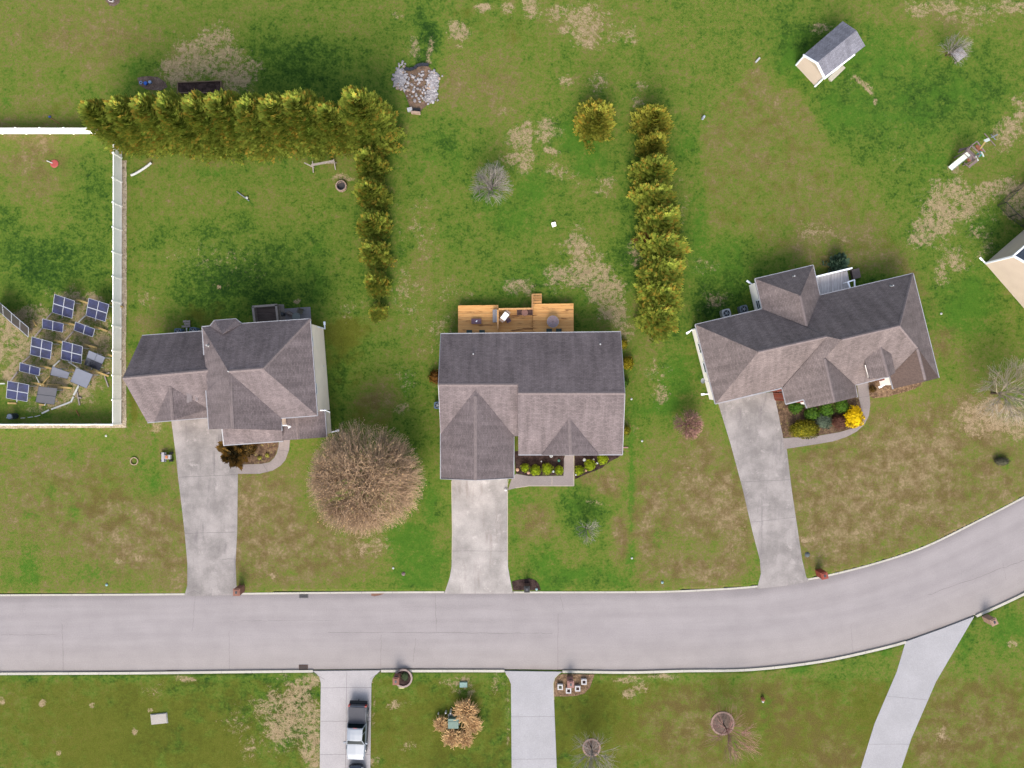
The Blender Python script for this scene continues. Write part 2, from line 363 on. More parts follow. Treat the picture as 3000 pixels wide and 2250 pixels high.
def build_lawn():
    step = 0.22
    out = np.array([-700, -420, -260, -170, -120, -90, -75.0])
    xs = np.concatenate([out, np.arange(-66, 66.01, step), -out[::-1]])
    ys = np.concatenate([out, np.arange(-52, 52.01, step), -out[::-1]])
    X, Y = np.meshgrid(xs, ys); nx, ny = len(xs), len(ys)
    PX, PY = X / S + 1500, 1125 - Y / S
    wx = (fbm(PX / 55, PY / 55, 3) - .5) * 70; wy = (fbm(PX / 55, PY / 55, 9) - .5) * 70
    M = {k: np.zeros_like(X) for k in 'dblky'}
    for kind, cx, cy, rx, ry, s, a in PATCH:
        sc = min(1.0, min(rx, ry) / 40.0)
        dx, dy = PX + wx * sc - cx, PY + wy * sc - cy
        c_, s_ = math.cos(R(a)), math.sin(R(a))
        u, v = (dx * c_ - dy * s_) / rx, (dx * s_ + dy * c_) / ry
        q = u * u + v * v
        g = s * np.exp(-(q * 0.75) ** (1.0 if kind != 'b' else 1.3))
        M[kind] = np.maximum(M[kind], g) + 0.25 * np.minimum(M[kind], g)
    FIELD = [(2215,180),(2705,812),(2450,800),(2075,650),(2050,380)]        # the separately mown corner plot
    dmin = np.full_like(X, 1e9)
    for i in range(len(FIELD)):
        (ax, ay), (bx, by) = FIELD[i], FIELD[(i + 1) % len(FIELD)]; L = math.hypot(bx - ax, by - ay)
        dmin = np.minimum(dmin, ((bx - ax) * (PY + wy * .12 - ay) - (by - ay) * (PX + wx * .12 - ax)) / L)
    fld = np.clip(dmin / 22 + .5, 0, 1)
    M['d'] = np.maximum(M['d'], .42 * fld); M['y'] = np.maximum(M['y'], .22 * fld)
    M['l'] = M['l'] * (1 - .9 * fld)
    low = np.clip((PY - 1972) / 30, 0, 1)                     # thicker, darker turf across the road
    M['k'] += .12 * low; M['y'] += .42 * low; M['d'] += .05 * low
    M['d'] = M['d'] + 0.10 + 0.22 * (fbm(PX / 160, PY / 160, 31) - .5)
    far = (np.abs(X) > 60) | (np.abs(Y) > 48)
    M['d'][far] = np.maximum(M['d'][far], .25)
    n = nx * ny
    Z = sink(PX, PY).ravel()
    V = np.stack([X.ravel(), Y.ravel(), Z], 1)
    i = np.arange((nx - 1) * (ny - 1)); r, c = i // (nx - 1), i % (nx - 1)
    F = np.stack([r * nx + c, r * nx + c + 1, (r + 1) * nx + c + 1, (r + 1) * nx + c], 1)
    me = bpy.data.meshes.new('lawn')
    me.vertices.add(n); me.vertices.foreach_set('co', V.ravel())
    me.loops.add(F.size); me.loops.foreach_set('vertex_index', F.ravel().astype(np.int32))
    me.polygons.add(len(F)); me.polygons.foreach_set('loop_start', (np.arange(len(F)) * 4).astype(np.int32))
    me.update(); me.validate()
    for name, ks in (('patches', 'dblk'), ('moss', 'yyyy')):
        at = me.attributes.new(name, 'FLOAT_COLOR', 'POINT')
        at.data.foreach_set('color', np.clip(np.stack([M[k].ravel() for k in ks], 1), 0, 2).astype(np.float32).ravel())
    o = bpy.data.objects.new('ground', me); COL.objects.link(o); o['kind'] = 'structure'
    t = NT('lawn_turf'); p = t.pos()
    pa = t.attr('patches'); sp = t.n('ShaderNodeSeparateColor'); t.set(sp.inputs[0], pa.outputs['Color'])
    dry, bare, lush, dark = sp.outputs[0], sp.outputs[1], sp.outputs[2], pa.outputs['Alpha']
    moss = t.attr('moss').outputs['Fac']
    def off(x, y):
        o_ = t.n('ShaderNodeVectorMath', operation='ADD'); t.set(o_.inputs[0], p); o_.inputs[1].default_value = (x, y, 0); return o_.outputs[0]
    nA = t.noise(off(40, 7), .13, 5, .55); nB = t.noise(p, .42, 6, .6); nC = t.noise(off(9, 31), 1.5, 6, .65); nD = t.noise(off(71, 3), 4.2, 5, .7)
    nE = t.noise(off(17, 90), 9.0, 4, .75); nF = t.noise(off(5, 55), .7, 6, .62); nG = t.noise(off(61, 23), 2.4, 7, .72)
    def acc(v, n, k): return t.math('MULTIPLY_ADD', t.math('SUBTRACT', n, .5), k, v)
    v = t.math('MULTIPLY_ADD', dry, -.40, V0)
    v = t.math('MULTIPLY_ADD', lush, .22, v); v = t.math('MULTIPLY_ADD', dark, .40, v)
    for n_, k_ in ((nA, .4), (nB, .6), (nC, 1.0), (nD, 1.05), (nE, .8)): v = acc(v, n_, k_)
    cr = t.n('ShaderNodeValToRGB'); t.set(cr.inputs[0], v); e = cr.color_ramp.elements
    while len(e) < len(LAWN_RAMP): e.new(.5)
    for el, (ps, c) in zip(e, LAWN_RAMP): el.position = ps; el.color = A(*c)
    col = cr.outputs[0]
    sat = t.ramp(t.math('MULTIPLY_ADD', lush, .9, t.math('MULTIPLY_ADD', t.math('SUBTRACT', nF, .5), 1.6, -.05)), .12, .7, 0, .75)
    col = t.mix(t.math('MULTIPLY', sat, t.ramp(v, .38, .6)), col, A(*C_LUSH))
    col = t.mix(t.ramp(acc(moss, nF, 1.6), .15, .75, 0, .7), col, A(*C_MOSS))
    brn = t.math('MULTIPLY', t.ramp(dry, .4, .8), t.ramp(nF, .42, .62, 0, .65)); col = t.mix(brn, col, A(*C_BROWN))
    nb = t.math('ADD', t.math('MULTIPLY', nG, .5), t.math('ADD', t.math('MULTIPLY', nF, .25), t.math('MULTIPLY', nE, .25)))
    bare2 = t.math('MINIMUM', t.math('ADD', bare, .16), BARE_MAX)
    bf = t.ramp(t.math('ADD', t.math('MULTIPLY', nb, 4.2), t.math('SUBTRACT', bare2, 2.74)), 0, .42)
    col = t.mix(t.math('MULTIPLY', bf, .9), col, t.mix(t.ramp(nC, .35, .65), A(*C_BARE1), A(*C_BARE2)))
    col = t.shade(col, nE, .72, 1.28)
    col = t.shade(col, t.noise(p, 16, 3, .8), .8, 1.2)
    t.bump(nE, .4, .04)
    me.materials.append(t.done(col, .95, .05))
V0, BARE_MAX = .575, .9
LAWN_RAMP = ((0.0,(180,158,122)), (.15,(150,134,94)), (.29,(138,132,76)), (.45,(126,138,60)), (.61,(106,134,48)), (.79,(74,108,38)), (1.0,(44,74,28)))
C_LUSH, C_MOSS, C_BROWN, C_BARE1, C_BARE2 = (88, 133, 42), (112, 110, 40), (122, 102, 64), (200, 176, 142), (180, 156, 124)
pt('k', (200,2070,260,90,.28), (480,2160,180,110,.3), (850,2080,120,110,.45), (1250,2120,130,120,.34), (1700,2080,120,100,.36), (1950,2040,180,50,.22), (2300,2000,160,60,.2), (620,2060,150,90,.3), (1640,2200,50,60,.3), (2950,2000,70,90,.2))
pt('y', (300,2100,300,90,.3), (1250,2150,150,110,.3), (1750,2120,160,100,.3), (2350,2150,150,110,.25))
pt('b', (2890,1215,100,60,.72), (2960,1240,60,50,.7), (2840,1250,50,30,.6))
build_lawn()

# ================================================================ road and kerbs
def along(T, xa, xb, step=25):
    k = max(1, int(round((xb - xa) / step)))
    return [(xa + (xb - xa) * i / k, curve(T, xa + (xb - xa) * i / k)) for i in range(k + 1)]
def normal_off(pts, d):                         # shift a pixel polyline sideways (positive: down the picture)
    r = []
    for i, p in enumerate(pts):
        a, b = pts[max(i - 1, 0)], pts[min(i + 1, len(pts) - 1)]
        tx, ty = b[0] - a[0], b[1] - a[1]; L = math.hypot(tx, ty)
        r.append((p[0] - ty / L * d, p[1] + tx / L * d))
    return r
def strip(mb, pa, pb, z, uv=False):
    for i in range(len(pa) - 1):
        mb.face([W(*pa[i]) + Vector((0, 0, z)), W(*pb[i]) + Vector((0, 0, z)), W(*pb[i+1]) + Vector((0, 0, z)), W(*pa[i+1]) + Vector((0, 0, z))],
                [(i * 1.2, 0), (i * 1.2, 1), (i * 1.2 + 1.2, 1), (i * 1.2 + 1.2, 0)] if uv else None)
def wobble(p0, p1, amp, rnd, n=14):
    q = []
    for i in range(n + 1):
        t = i / n; q.append((p0[0] + (p1[0]-p0[0])*t + rnd.uniform(-amp, amp), p0[1] + (p1[1]-p0[1])*t + rnd.uniform(-amp, amp)))
    return q
rnd = random.Random(5)
mb = MB()
xs_ = [-1500 + i * 40 for i in range(143)]
ta = normal_off([(x, curve(TOP, x)) for x in xs_], 5.0); ba = [(x, curve(BOT, x)) for x in xs_]
NS = 6
for j in range(NS):
    f0, f1 = j / NS, (j + 1) / NS
    for i in range(len(xs_) - 1):
        L = lambda k, f: (ta[k][0] + (ba[k][0]-ta[k][0])*f, ta[k][1] + (ba[k][1]-ta[k][1])*f)
        mb.face([W(*L(i, f0), .0) + Vector((0,0,ROAD_Z)), W(*L(i, f1)) + Vector((0,0,ROAD_Z)), W(*L(i+1, f1)) + Vector((0,0,ROAD_Z)), W(*L(i+1, f0)) + Vector((0,0,ROAD_Z))],
                [(i * 1.4, f0), (i * 1.4, f1), (i * 1.4 + 1.4, f1), (i * 1.4 + 1.4, f0)])
mb.m = 1
def crack(p0, p1, wd, amp=1.2, n=16):
    q = wobble(p0, p1, amp, rnd, n); strip(mb, normal_off(q, -wd), normal_off(q, wd), ROAD_Z+.004)
crack((960, 1853), (1480, 1856), .5); crack((1480, 1856), (1620, 1857), .4); crack((0, 1860), (160, 1861), .4); crack((1275, 1740), (1278, 1850), .5); crack((1116, 1860), (1115, 1962), .45)
crack((1640, 1740), (1652, 1790), .4); crack((1636, 1800), (1634, 1965), .5); crack((570, 1745), (562, 1850), .4); crack((180, 1830), (184, 1968), .5); crack((670, 1850), (671, 1962), .4)
crack((1218, 1870), (1210, 1940), .4); crack((2495, 1830), (2500, 1915), .35); crack((2940, 1650), (2950, 1700), .3)
crack((2720, 1745), (3010, 1640), .5, 2.0, 24); crack((700, 1820), (1000, 1818), .3)
mb.m = 2                                          # grime caught along the lower kerb
def blot(cx, cy, rx, ry, n=14):
    mb.face([W(cx + rx * math.cos(2*math.pi*k/n) * rnd.uniform(.8, 1.1), cy + ry * math.sin(2*math.pi*k/n) * rnd.uniform(.75, 1.1)) + Vector((0,0,ROAD_Z+.004)) for k in range(n)][::-1])
blot(1209, 1961, 60, 2.0); blot(370, 1967.3, 170, 1.2); blot(1690, 1963, 60, 1.2); blot(507, 1966.2, 26, 2.2); blot(1330, 1961.2, 140, 1.0); blot(1900, 1964, 100, 1.0); blot(600, 1742.5, 40, 1.2)
mb.m = 3
mb.face([W(x, y) + Vector((0,0,ROAD_Z+.006)) for x, y in ((1087, 1739.5), (1128, 1739), (1112, 1745), (1096, 1748), (1087, 1746))][::-1])
t = NT('road_asphalt'); uv = t.uvc(); p = t.pos(); sx = t.n('ShaderNodeSeparateXYZ'); t.set(sx.inputs[0], uv)
col = t.mix(t.ramp(t.noise(t.vscale(uv, (0.07, 9, 1)), 1.0, 5, 0.6), 0.3, 0.7), A(183, 175, 177), A(192, 184, 186))
col = t.mix(t.ramp(sx.outputs[1], 0.45, 1.0, 0, 0.5), col, A(194, 184, 179))
edge = t.ramp(t.math('MULTIPLY_ADD', t.noise(t.vscale(uv, (0.12, 3, 1)), 1.0, 4), 0.14, sx.outputs[1]), 0.07, 0.2, 1, 0)
col = t.mix(t.math('MULTIPLY', edge, 0.55), col, A(150, 142, 146))
e2 = t.ramp(t.math('MULTIPLY_ADD', t.noise(t.vscale(uv, (0.2, 3, 1)), 1.0, 4), -0.12, sx.outputs[1]), 0.87, 0.98)
col = t.mix(t.math('MULTIPLY', e2, 0.45), col, A(165, 150, 140))
col = t.shade(col, t.noise(p, 0.5, 5), 0.95, 1.05)
f = t.noise(p, 9, 5, 0.8); col = t.shade(col, f, 0.86, 1.14); t.bump(f, 0.2, 0.01)
M_ROAD = t.done(col, 0.9, 0.2)
M_CRACK = plain('crack_tar', A(152, 143, 143), .2, 3, .9)
M_GRIME = plain('kerb_grime', A(118, 104, 94), .3, 4, .95)
M_RUST = plain('rust_stain', A(146, 108, 92), .25, 4, .95)
solo('road', mb, [M_ROAD, M_CRACK, M_GRIME, M_RUST], kind='structure')

M_KERB = concrete('kerb_concrete', A(232, 226, 214), .12, A(196, 184, 170))
def kerb(T, xa, xb, d0, d1, lip):
    mb = MB(); c = along(T, xa, xb, 30); a, b = normal_off(c, d0), normal_off(c, d1)
    for i in range(len(a) - 1):
        q = [W(*a[i]), W(*b[i]), W(*b[i+1]), W(*a[i+1])]
        lo = [v + Vector((0, 0, -.32)) for v in q]; hi = [v + Vector((0, 0, .02)) for v in q]
        vs_ = lo + hi
        fs = [(4, 5, 6, 7), (0, 4, 7, 3), (1, 2, 6, 5)]
        if i == 0: fs.append((0, 1, 5, 4))
        if i == len(a) - 2: fs.append((3, 7, 6, 2))
        mb.mesh(vs_, fs)
    mb.m = 1                                     # expansion joints
    for i in range(0, len(a) - 1, 3):
        d = (W(*b[i]) - W(*a[i])); mb.beam(W(*a[i]) + Vector((0,0,.021)), W(*b[i]) + Vector((0,0,.021)), .025, .006)
    solo('kerb', mb, [M_KERB, M_CRACK], kind='structure')
for a_, b_ in ((-1500, 541), (695, 1302), (1504, 2219), (2366, 4200)): kerb(TOP, a_, b_, 0.3, 5.5, 1)
for a_, b_ in ((-1500, 917), (1116, 1478), (1648, 2653), (2859, 4200)): kerb(BOT, a_, b_, .6, 7.6, 1)

# ================================================================ drives, paths, planting beds
M_OLDCON = concrete('worn_concrete', A(188, 180, 178), .4, A(146, 138, 140), seed=11)
M_MIDCON = concrete('stained_concrete', A(206, 198, 194), .34, A(164, 150, 146), seed=31)
M_NEWCON = concrete('new_concrete', A(212, 206, 208), .1, A(190, 184, 186), seed=51)
M_BLUECON = concrete('smooth_concrete', A(202, 200, 205), .1, A(180, 178, 188), seed=71)
M_PATHCON = concrete('path_concrete', A(176, 164, 162), .14, A(150, 138, 136), seed=91)
M_JOINT = plain('slab_joint_line', A(138, 130, 132), .15, 3, .95)  # dark lines along the slab joints
M_EDGE = plain('pale_concrete_edge', A(222, 208, 186), .1, 3, .9)
def slab(name, poly, mat, z, joints=(), edge=(), jw=.5, jm=None):
    mb = MB(); mb.prism([tuple(W(x, y))[:2] for x, y in poly], -.2, z)
    mb.m = 1
    for j in joints:
        q = wobble(j[0], j[1], .5, rnd, 10) if len(j) == 2 else list(j)
        strip(mb, normal_off(q, -jw), normal_off(q, jw), z + .004)
    mb.m = 2
    for e in edge: strip(mb, normal_off(list(e), -.9), normal_off(list(e), .9), z + .005)
    return solo(name, mb, [mat, jm or M_JOINT, M_EDGE], kind='structure')
slab('driveway', [(500,1215),(515,1330),(522,1400),(532,1480),(541,1560),(549,1650),(549,1715),(540,1746),(696,1743),(693,1715),(690,1650),(695,1560),(697,1388),(700,1384),(690,1215)], M_OLDCON, .016,
     [((524,1398),(697,1390)), ((541,1563),(694,1558)), ((549,1738),(570,1730),(590,1741)), ((650,1640),(668,1637),(690,1638))])
slab('driveway', [(1324,1390),(1323,1404),(1325,1560),(1323,1660),(1318,1690),(1302,1739),(1503,1739),(1494,1695),(1488,1660),(1487,1434),(1487,1390)], M_MIDCON, .016,
     [((1325,1614),(1486,1614))], [((1323,1410),(1325,1560),(1324,1640)), ((1487,1440),(1487,1640))], jw=.35)
slab('driveway', [(2090,1165),(2105,1185),(2140,1300),(2175,1430),(2205,1560),(2226,1640),(2229,1680),(2218,1725),(2300,1716),(2372,1703),(2362,1690),(2350,1640),(2335,1540),(2320,1440),(2305,1318),(2296,1285),(2274,1148)], M_OLDCON, .016,
     [((2172,1412),(2316,1405)), ((2200,1530),(2332,1515))], jw=.35)
slab('driveway', [(937,2600),(937,2250),(940,2001),(936,1984),(928,1974),(916,1966),(1115,1964),(1102,1976),(1092,1988),(1088,2003),(1085,2250),(1082,2600)], M_NEWCON, .016,
     [((941,2015),(1088,2014)), ((940,2113),(1087,2112)), ((938,2210),(1085,2210)), ((1016,1966),(1010,2450)), ((938,2310),(1085,2310)), ((916,1970),(950,1990)), ((1112,1970),(1085,1988))], jw=.45)
slab('driveway', [(1499,2600),(1499,2250),(1497,2004),(1490,1986),(1478,1966),(1647,1968),(1632,1980),(1624,1990),(1621,2003),(1631,2250),(1640,2600)], M_BLUECON, .016,
     [((1498,2100),(1625,2099)), ((1498,2224),(1630,2223))], [((1640,1972),(1626,1986),(1621,2003),(1623,2050)), ((1482,1974),(1493,1990))], jw=.35)
slab('driveway', [(2653,1880),(2627,1968),(2562,2120),(2522,2250),(2440,2560),(2560,2560),(2641,2250),(2670,2163),(2742,1997),(2854,1806),(2760,1842)], M_BLUECON, .016, [((2600,2040),(2716,2050)), ((2545,2180),(2664,2180))], jw=.3)
slab('path', [(698,1388),(760,1388),(800,1378),(822,1364),(836,1348),(847,1318),(850,1285),(818,1285),(816,1308),(811,1328),(803,1342),(790,1354),(765,1359),(698,1361)], M_PATHCON, .020, [((770,1358),(785,1384)), ((816,1318),(846,1322))])
slab('path', [(1488,1436),(1510,1430),(1550,1424),(1682,1424),(1682,1320),(1656,1320),(1656,1334),(1651,1345),(1651,1394),(1550,1395),(1512,1388),(1500,1400)], M_PATHCON, .020, [((1617,1395),(1617,1424)), ((1490,1404),(1485,1432))],
     [((1510,1429.5),(1550,1423.5),(1681,1423.5)), ((1681.3,1423),(1681.3,1335))], jm=M_EDGE)
slab('path', [(2297,1316),(2400,1300),(2440,1293),(2480,1280),(2510,1264),(2532,1244),(2545,1218),(2549,1190),(2547,1150),(2542,1105),(2506,1105),(2512,1135),(2516,1168),(2526,1208),(2515,1250),(2460,1266),(2400,1276),(2294,1284)], M_PATHCON, .020, [((2516,1165),(2548,1160))])
def bed(poly, mat, z=.03, edging=None, name='planting_bed'):
    mb = MB(); pts = []
    for i in range(len(poly)):                    # ragged outline
        a, b = poly[i], poly[(i + 1) % len(poly)]; L = math.hypot(b[0]-a[0], b[1]-a[1]); k = max(1, int(L / 10))
        for j in range(k): pts.append((a[0] + (b[0]-a[0])*j/k + rnd.uniform(-.8, .8), a[1] + (b[1]-a[1])*j/k + rnd.uniform(-.8, .8)))
    mb.prism([tuple(W(x, y))[:2] for x, y in pts], -.02, z)
    return solo(name, mb, mat, kind='structure')
def mulch(name, c0, c1, c2=None):
    t = NT(name); p = t.pos(); f = t.noise(p, 2.0, 7, .7); g = t.noise(p, 9, 4, .7)
    col = t.mix(t.ramp(f, .4, .62), c0, c1)
    if c2: col = t.mix(t.ramp(t.noise(p, 3.1, 5, .6), .58, .66), col, c2)
    col = t.shade(col, g, .6, 1.4); t.bump(g, .6, .05)
    return t.done(col, .95, .05)
M_MULCH = mulch('dark_mulch', A(66, 52, 50), A(94, 76, 72))
M_LEAF = mulch('leaf_litter', A(100, 80, 66), A(142, 116, 94), A(160, 146, 96))
M_STRAW = mulch('pine_straw', A(122, 98, 78), A(170, 140, 112), A(186, 156, 120))
M_EARTH = mulch('dry_earth', A(120, 102, 92), A(140, 122, 112))
M_GRAVEL = mulch('pale_gravel', A(190, 172, 148), A(222, 206, 182), A(142, 130, 106))
bed([(1506,1322),(1657,1322),(1652,1345),(1651,1393),(1550,1394),(1512,1387)], M_MULCH)
bed([(1683,1322),(1830,1322),(1812,1340),(1788,1352),(1764,1370),(1740,1381),(1715,1390),(1684,1404)], M_MULCH)
bed([(698,1290),(817,1286),(815,1308),(810,1327),(802,1341),(789,1353),(765,1358),(698,1360)], M_LEAF)
bed([(2268,1150),(2510,1130),(2515,1168),(2525,1208),(2514,1249),(2460,1265),(2400,1275),(2294,1283)], M_LEAF)
bed([(2541,1100),(2702,1100),(2698,1128),(2680,1140),(2640,1152),(2600,1162),(2560,1167),(2547,1160)], M_STRAW)
bed([(1499,1705),(1520,1698),(1550,1694),(1570,1700),(1580,1712),(1584,1729),(1504,1729)], M_MULCH)
bed([(1623,2010),(1624,1995),(1632,1982),(1646,1974),(1742,1976),(1738,1990),(1728,2014),(1712,2032),(1690,2038),(1660,2040),(1624,2041)], M_STRAW)
bed([(402,228),(430,223),(462,226),(484,240),(490,255),(470,266),(430,262),(408,250)], M_EARTH)
bed([(308,0),(352,-6),(350,8),(336,18),(322,16)], M_EARTH)
bed([(357.5,470),(371,470),(371,900),(369,1000),(370.5,1253),(-120,1256),(-120,1243.5),(357,1243.5)], M_GRAVEL, .02, name='gravel_strip')
for cx, cy, r_ in ((2117, 2119, 31), (1733, 2190, 23)):
    rg = MB(); rg.ring(W(cx, cy), r_ * S + .14, r_ * S - .04, .06, 30); solo('mulch_edging', rg, plain('pinkish_edging', A(176, 144, 130), .2, 8), kind='structure')
    bed([(cx + r_ * math.cos(2*math.pi*k/22), cy + r_ * math.sin(2*math.pi*k/22)) for k in range(22)], M_EARTH)
# ================================================================ houses
M_SHG = shingles('grey_shingles', A(150, 137, 139))
M_SHG3 = shingles('taupe_shingles', A(154, 140, 139))
M_SHED = shingles('blue_grey_shingles', A(162, 162, 176))
M_SLATE = shingles('slate_blue_shingles', A(98, 108, 124))
M_CAP = plain('ridge_shingles', A(158, 144, 144), .14, 5, .9, .1)
M_WHITE = plain('white_trim', A(214, 216, 222, 1.0), .04, 3, .5, .4)
M_SIDING = None
def siding(name, c):
    t = NT(name); p = t.pos(); sx = t.n('ShaderNodeSeparateXYZ'); t.set(sx.inputs[0], p)
    fr = t.math('FRACT', t.math('DIVIDE', sx.outputs[2], 0.18))
    col = t.shade(c, t.ramp(fr, 0.0, 0.14, 0.2, 0.6), .82, 1.06)
    col = t.shade(col, t.noise(p, .8, 4), .95, 1.04)
    return t.done(col, .6, .3)
M_CREAM = siding('cream_siding', A(224, 208, 192, .95)); M_BEIGE = siding('beige_siding', A(212, 194, 178, 1.75)); M_PALESIDE = siding('white_siding', A(228, 222, 216, .95))
t = NT('red_brick'); p = t.pos(); br = t.n('ShaderNodeTexBrick'); t.set(br.inputs['Vector'], p)
br.inputs['Color1'].default_value = A(172, 82, 56); br.inputs['Color2'].default_value = A(146, 66, 48); br.inputs['Mortar'].default_value = A(168, 140, 128)
br.inputs['Scale'].default_value = 4.0
M_BRICK = t.done(t.shade(br.outputs['Color'], t.noise(p, 3, 4), .85, 1.12), .9, .1)
t = NT('window_glass'); M_GLASS = t.done(A(70, 84, 100), .08, .6)
M_PIPE = plain('vent_pipe', A(222, 222, 224), .05, 6, .5)
M_METAL = plain('galvanised_metal', A(176, 182, 190), .1, 8, .4, .5, .3)
M_DARKMETAL = plain('dark_metal', A(60, 66, 76), .15, 8, .5, .5, .2)

def P3(q): return W(*q)
def slope_uv(pts):
    n = Vector((0, 0, 0))
    for i in range(len(pts)):
        a, b = pts[i], pts[(i + 1) % len(pts)]; n += a.cross(b)
    n.normalize()
    if n.z < 0: n = -n
    h = Vector((0, 0, 1)).cross(n)
    h = h.normalized() if h.length > 1e-4 else Vector((1, 0, 0))
    v = n.cross(h)
    return [(q.dot(h), q.dot(v)) for q in pts], n
def roof_part(name, faces, mat, parent, th=.16):
    mb = MB()
    for f in faces:
        pts = [P3(q) for q in f]
        uv, n = slope_uv(pts)
        a = sum(pts[i].x * pts[(i+1) % len(pts)].y - pts[(i+1) % len(pts)].x * pts[i].y for i in range(len(pts)))
        if a < 0: pts, uv = pts[::-1], uv[::-1]
        mb.face(pts, uv)
        lo = [q - Vector((0, 0, th)) for q in pts]
        mb.face(lo[::-1])
        for i in range(len(pts)):
            j = (i + 1) % len(pts); mb.face([pts[i], lo[i], lo[j], pts[j]], [uv[i], uv[i], uv[j], uv[j]])
    return part(name, mb, mat, parent)
def caps(parent, lines, wd=.17, name='ridge_cap'):
    for a, b in lines:
        p0, p1 = P3(a), P3(b); d = (p1 - p0).normalized()
        side = d.cross(Vector((0, 0, 1))).normalized() * wd; up = Vector((0, 0, .035)); dn = Vector((0, 0, -.05))
        mb = MB()
        vs_ = [p0 + up, p1 + up, p0 + side + dn, p1 + side + dn, p0 - side + dn, p1 - side + dn]
        vs_ += [v - Vector((0, 0, .06)) for v in vs_[2:]]
        mb.mesh(vs_, [(0, 2, 3, 1), (0, 1, 5, 4), (2, 6, 7, 3), (4, 5, 9, 8), (0, 4, 8, 6, 2), (1, 3, 7, 9, 5)])
        part(name, mb, M_CAP, parent)
M_GUTTER = plain('gutter_grey', A(196, 196, 204), .08, 3, .5, .3)
def gutters(parent, lines, wd=.13, name='gutter', out=.0):
    wd *= .8
    for a, b in lines:
        mb = MB(); p0, p1 = P3(a), P3(b)
        mb.beam(p0 - Vector((0,0,.06)), p1 - Vector((0,0,.06)), wd, .14); part(name, mb, M_GUTTER, parent)
def inset(poly, d):
    n = len(poly); ar = sum(poly[i][0]*poly[(i+1)%n][1]-poly[(i+1)%n][0]*poly[i][1] for i in range(n))
    sg = 1 if ar > 0 else -1; r = []
    for i in range(n):
        a, b, c = Vector(poly[i-1]), Vector(poly[i]), Vector(poly[(i+1)%n])
        u, v = (b-a).normalized(), (c-b).normalized()
        n1, n2 = Vector((-u.y, u.x))*sg, Vector((-v.y, v.x))*sg
        m = n1 + n2; m = m / max(m.length_squared, .15) * 2 / 2
        k = d * 2 / max((n1 + n2).length_squared, .3)
        r.append(tuple(b + (n1 + n2) * k))
    return r
def walls(parent, eave, z, mat, d=.34, name='wall'):
    poly = [tuple(W(x, y, z))[:2] for x, y in eave]
    q = inset(poly, d); mb = MB(); mb.prism(q, -.05, z - .16)
    part(name, mb, mat, parent); return q
def gable(parent, tri, mat, toward, back=.3, name='gable_wall'):
    pts = [P3(q) for q in tri]; d = (W(*toward) - sum(pts, Vector()) / 3); d.z = 0; d.normalize()
    mb = MB(); f = [p + d * back - Vector((0,0,.2)) for p in pts]; k = [p + d * .12 for p in f]
    mb.mesh(f + k, [(0,1,2), (5,4,3), (0,3,4,1), (1,4,5,2), (2,5,3,0)]); part(name, mb, mat, parent)
def window(parent, a, b, t, z0, z1, wd, lab=None):
    a, b = Vector((a[0], a[1], 0)), Vector((b[0], b[1], 0)); d = (b - a).normalized(); n = Vector((d.y, -d.x, 0))
    if n.dot(-a) < 0: n = -n
    c = a + (b - a) * t; c.z = (z0 + z1) / 2
    mb = MB(); hw, hh = wd / 2, (z1 - z0) / 2
    for s in (-1, 1):
        mb.obox(c + d * s * hw, d * .05, n * .04, Vector((0,0,hh + .05))); mb.obox(c + Vector((0,0,s * hh)), d * (hw - .05), n * .04, Vector((0,0,.05)))
    mb.obox(c, d * (hw - .05), n * .03, Vector((0,0,.03)))
    w_ = part('window', mb, M_WHITE, parent)
    g = MB(); g.obox(c, d * (hw - .05), n * .012, Vector((0,0,hh - .05))); part('pane', g, M_GLASS, w_)
def vent(parent, px, py, z, h=.35, r=.07):
    mb = MB(); p = W(px, py, z); mb.cyl(p - Vector((0,0,.2)), r * 2.0, .24, 12, r * 1.2); mb.cyl(p, r, h, 12); part('vent_pipe', mb, M_PIPE, parent)
def downspout(parent, p0, p1, z=2.6):
    mb = MB(); b = W(p0[0], p0[1], 0) + Vector((0,0,.12)); a = b + Vector((0,0,z)); c = W(p1[0], p1[1], .06)
    mb.beam(a, b, .09, .09); mb.beam(b, c, .1, .09); mb.beam(c, c + (c - b).normalized() * .35, .2, .04)
    part('downspout', mb, M_WHITE, parent)

# ---- house with the solar yard beside it (two storeys, garage wing)
h1 = thing('house', 'two-storey cream house with garage wing beside the white fence and solar panels', 'house', W(680, 1110), 'houses along the street')
E, G = 5.7, 2.9; RZ, GZ = 8.7, 6.0
NWc, NEc, SEc = (592, 958, E), (908.5, 934, E), (930, 1217.5, E)
rA, rB = (669, 1088, RZ), (770, 1080, RZ)
roof_part('garage_roof', [[(416,983,G),(594,970,G),(640,1082,GZ),(359,1108,GZ)], [(359,1108,GZ),(640,1082,GZ),(640,1221,G),(432,1238,G)]], M_SHG, h1)
roof_part('garage_gable_roof', [[(498,1129,5.22),(505,1231.5,5.15),(452,1236,2.96)], [(498,1129,5.22),(612,1199,3.46),(612,1223,2.96),(505,1231.5,5.15)]], M_SHG, h1)
roof_part('main_roof', [[NWc, (640,952,E), NEc, rB, rA], [NEc, SEc, rB], [rB, SEc, (822,1225,E), rA], [NWc, rA, (664,1100,8.5), (608,1146,E)],
     ], M_SHG, h1)
roof_part('front_gable_roof', [[rA, (681,1256,8.5), (612,1258,E), (604,1146,E)], [rA, (824,1224,E), (826,1261,E), (681,1256,8.5)]], M_SHG, h1)
roof_part('bay_roof', [[(615,956,E+.05),(628,939,E+.03),(652,978,E+.95)], [(628,939,E+.03),(690,934,E+.03),(652,978,E+.95)], [(690,934,E+.03),(708,949,E+.05),(652,978,E+.95)]], M_SHG, h1)
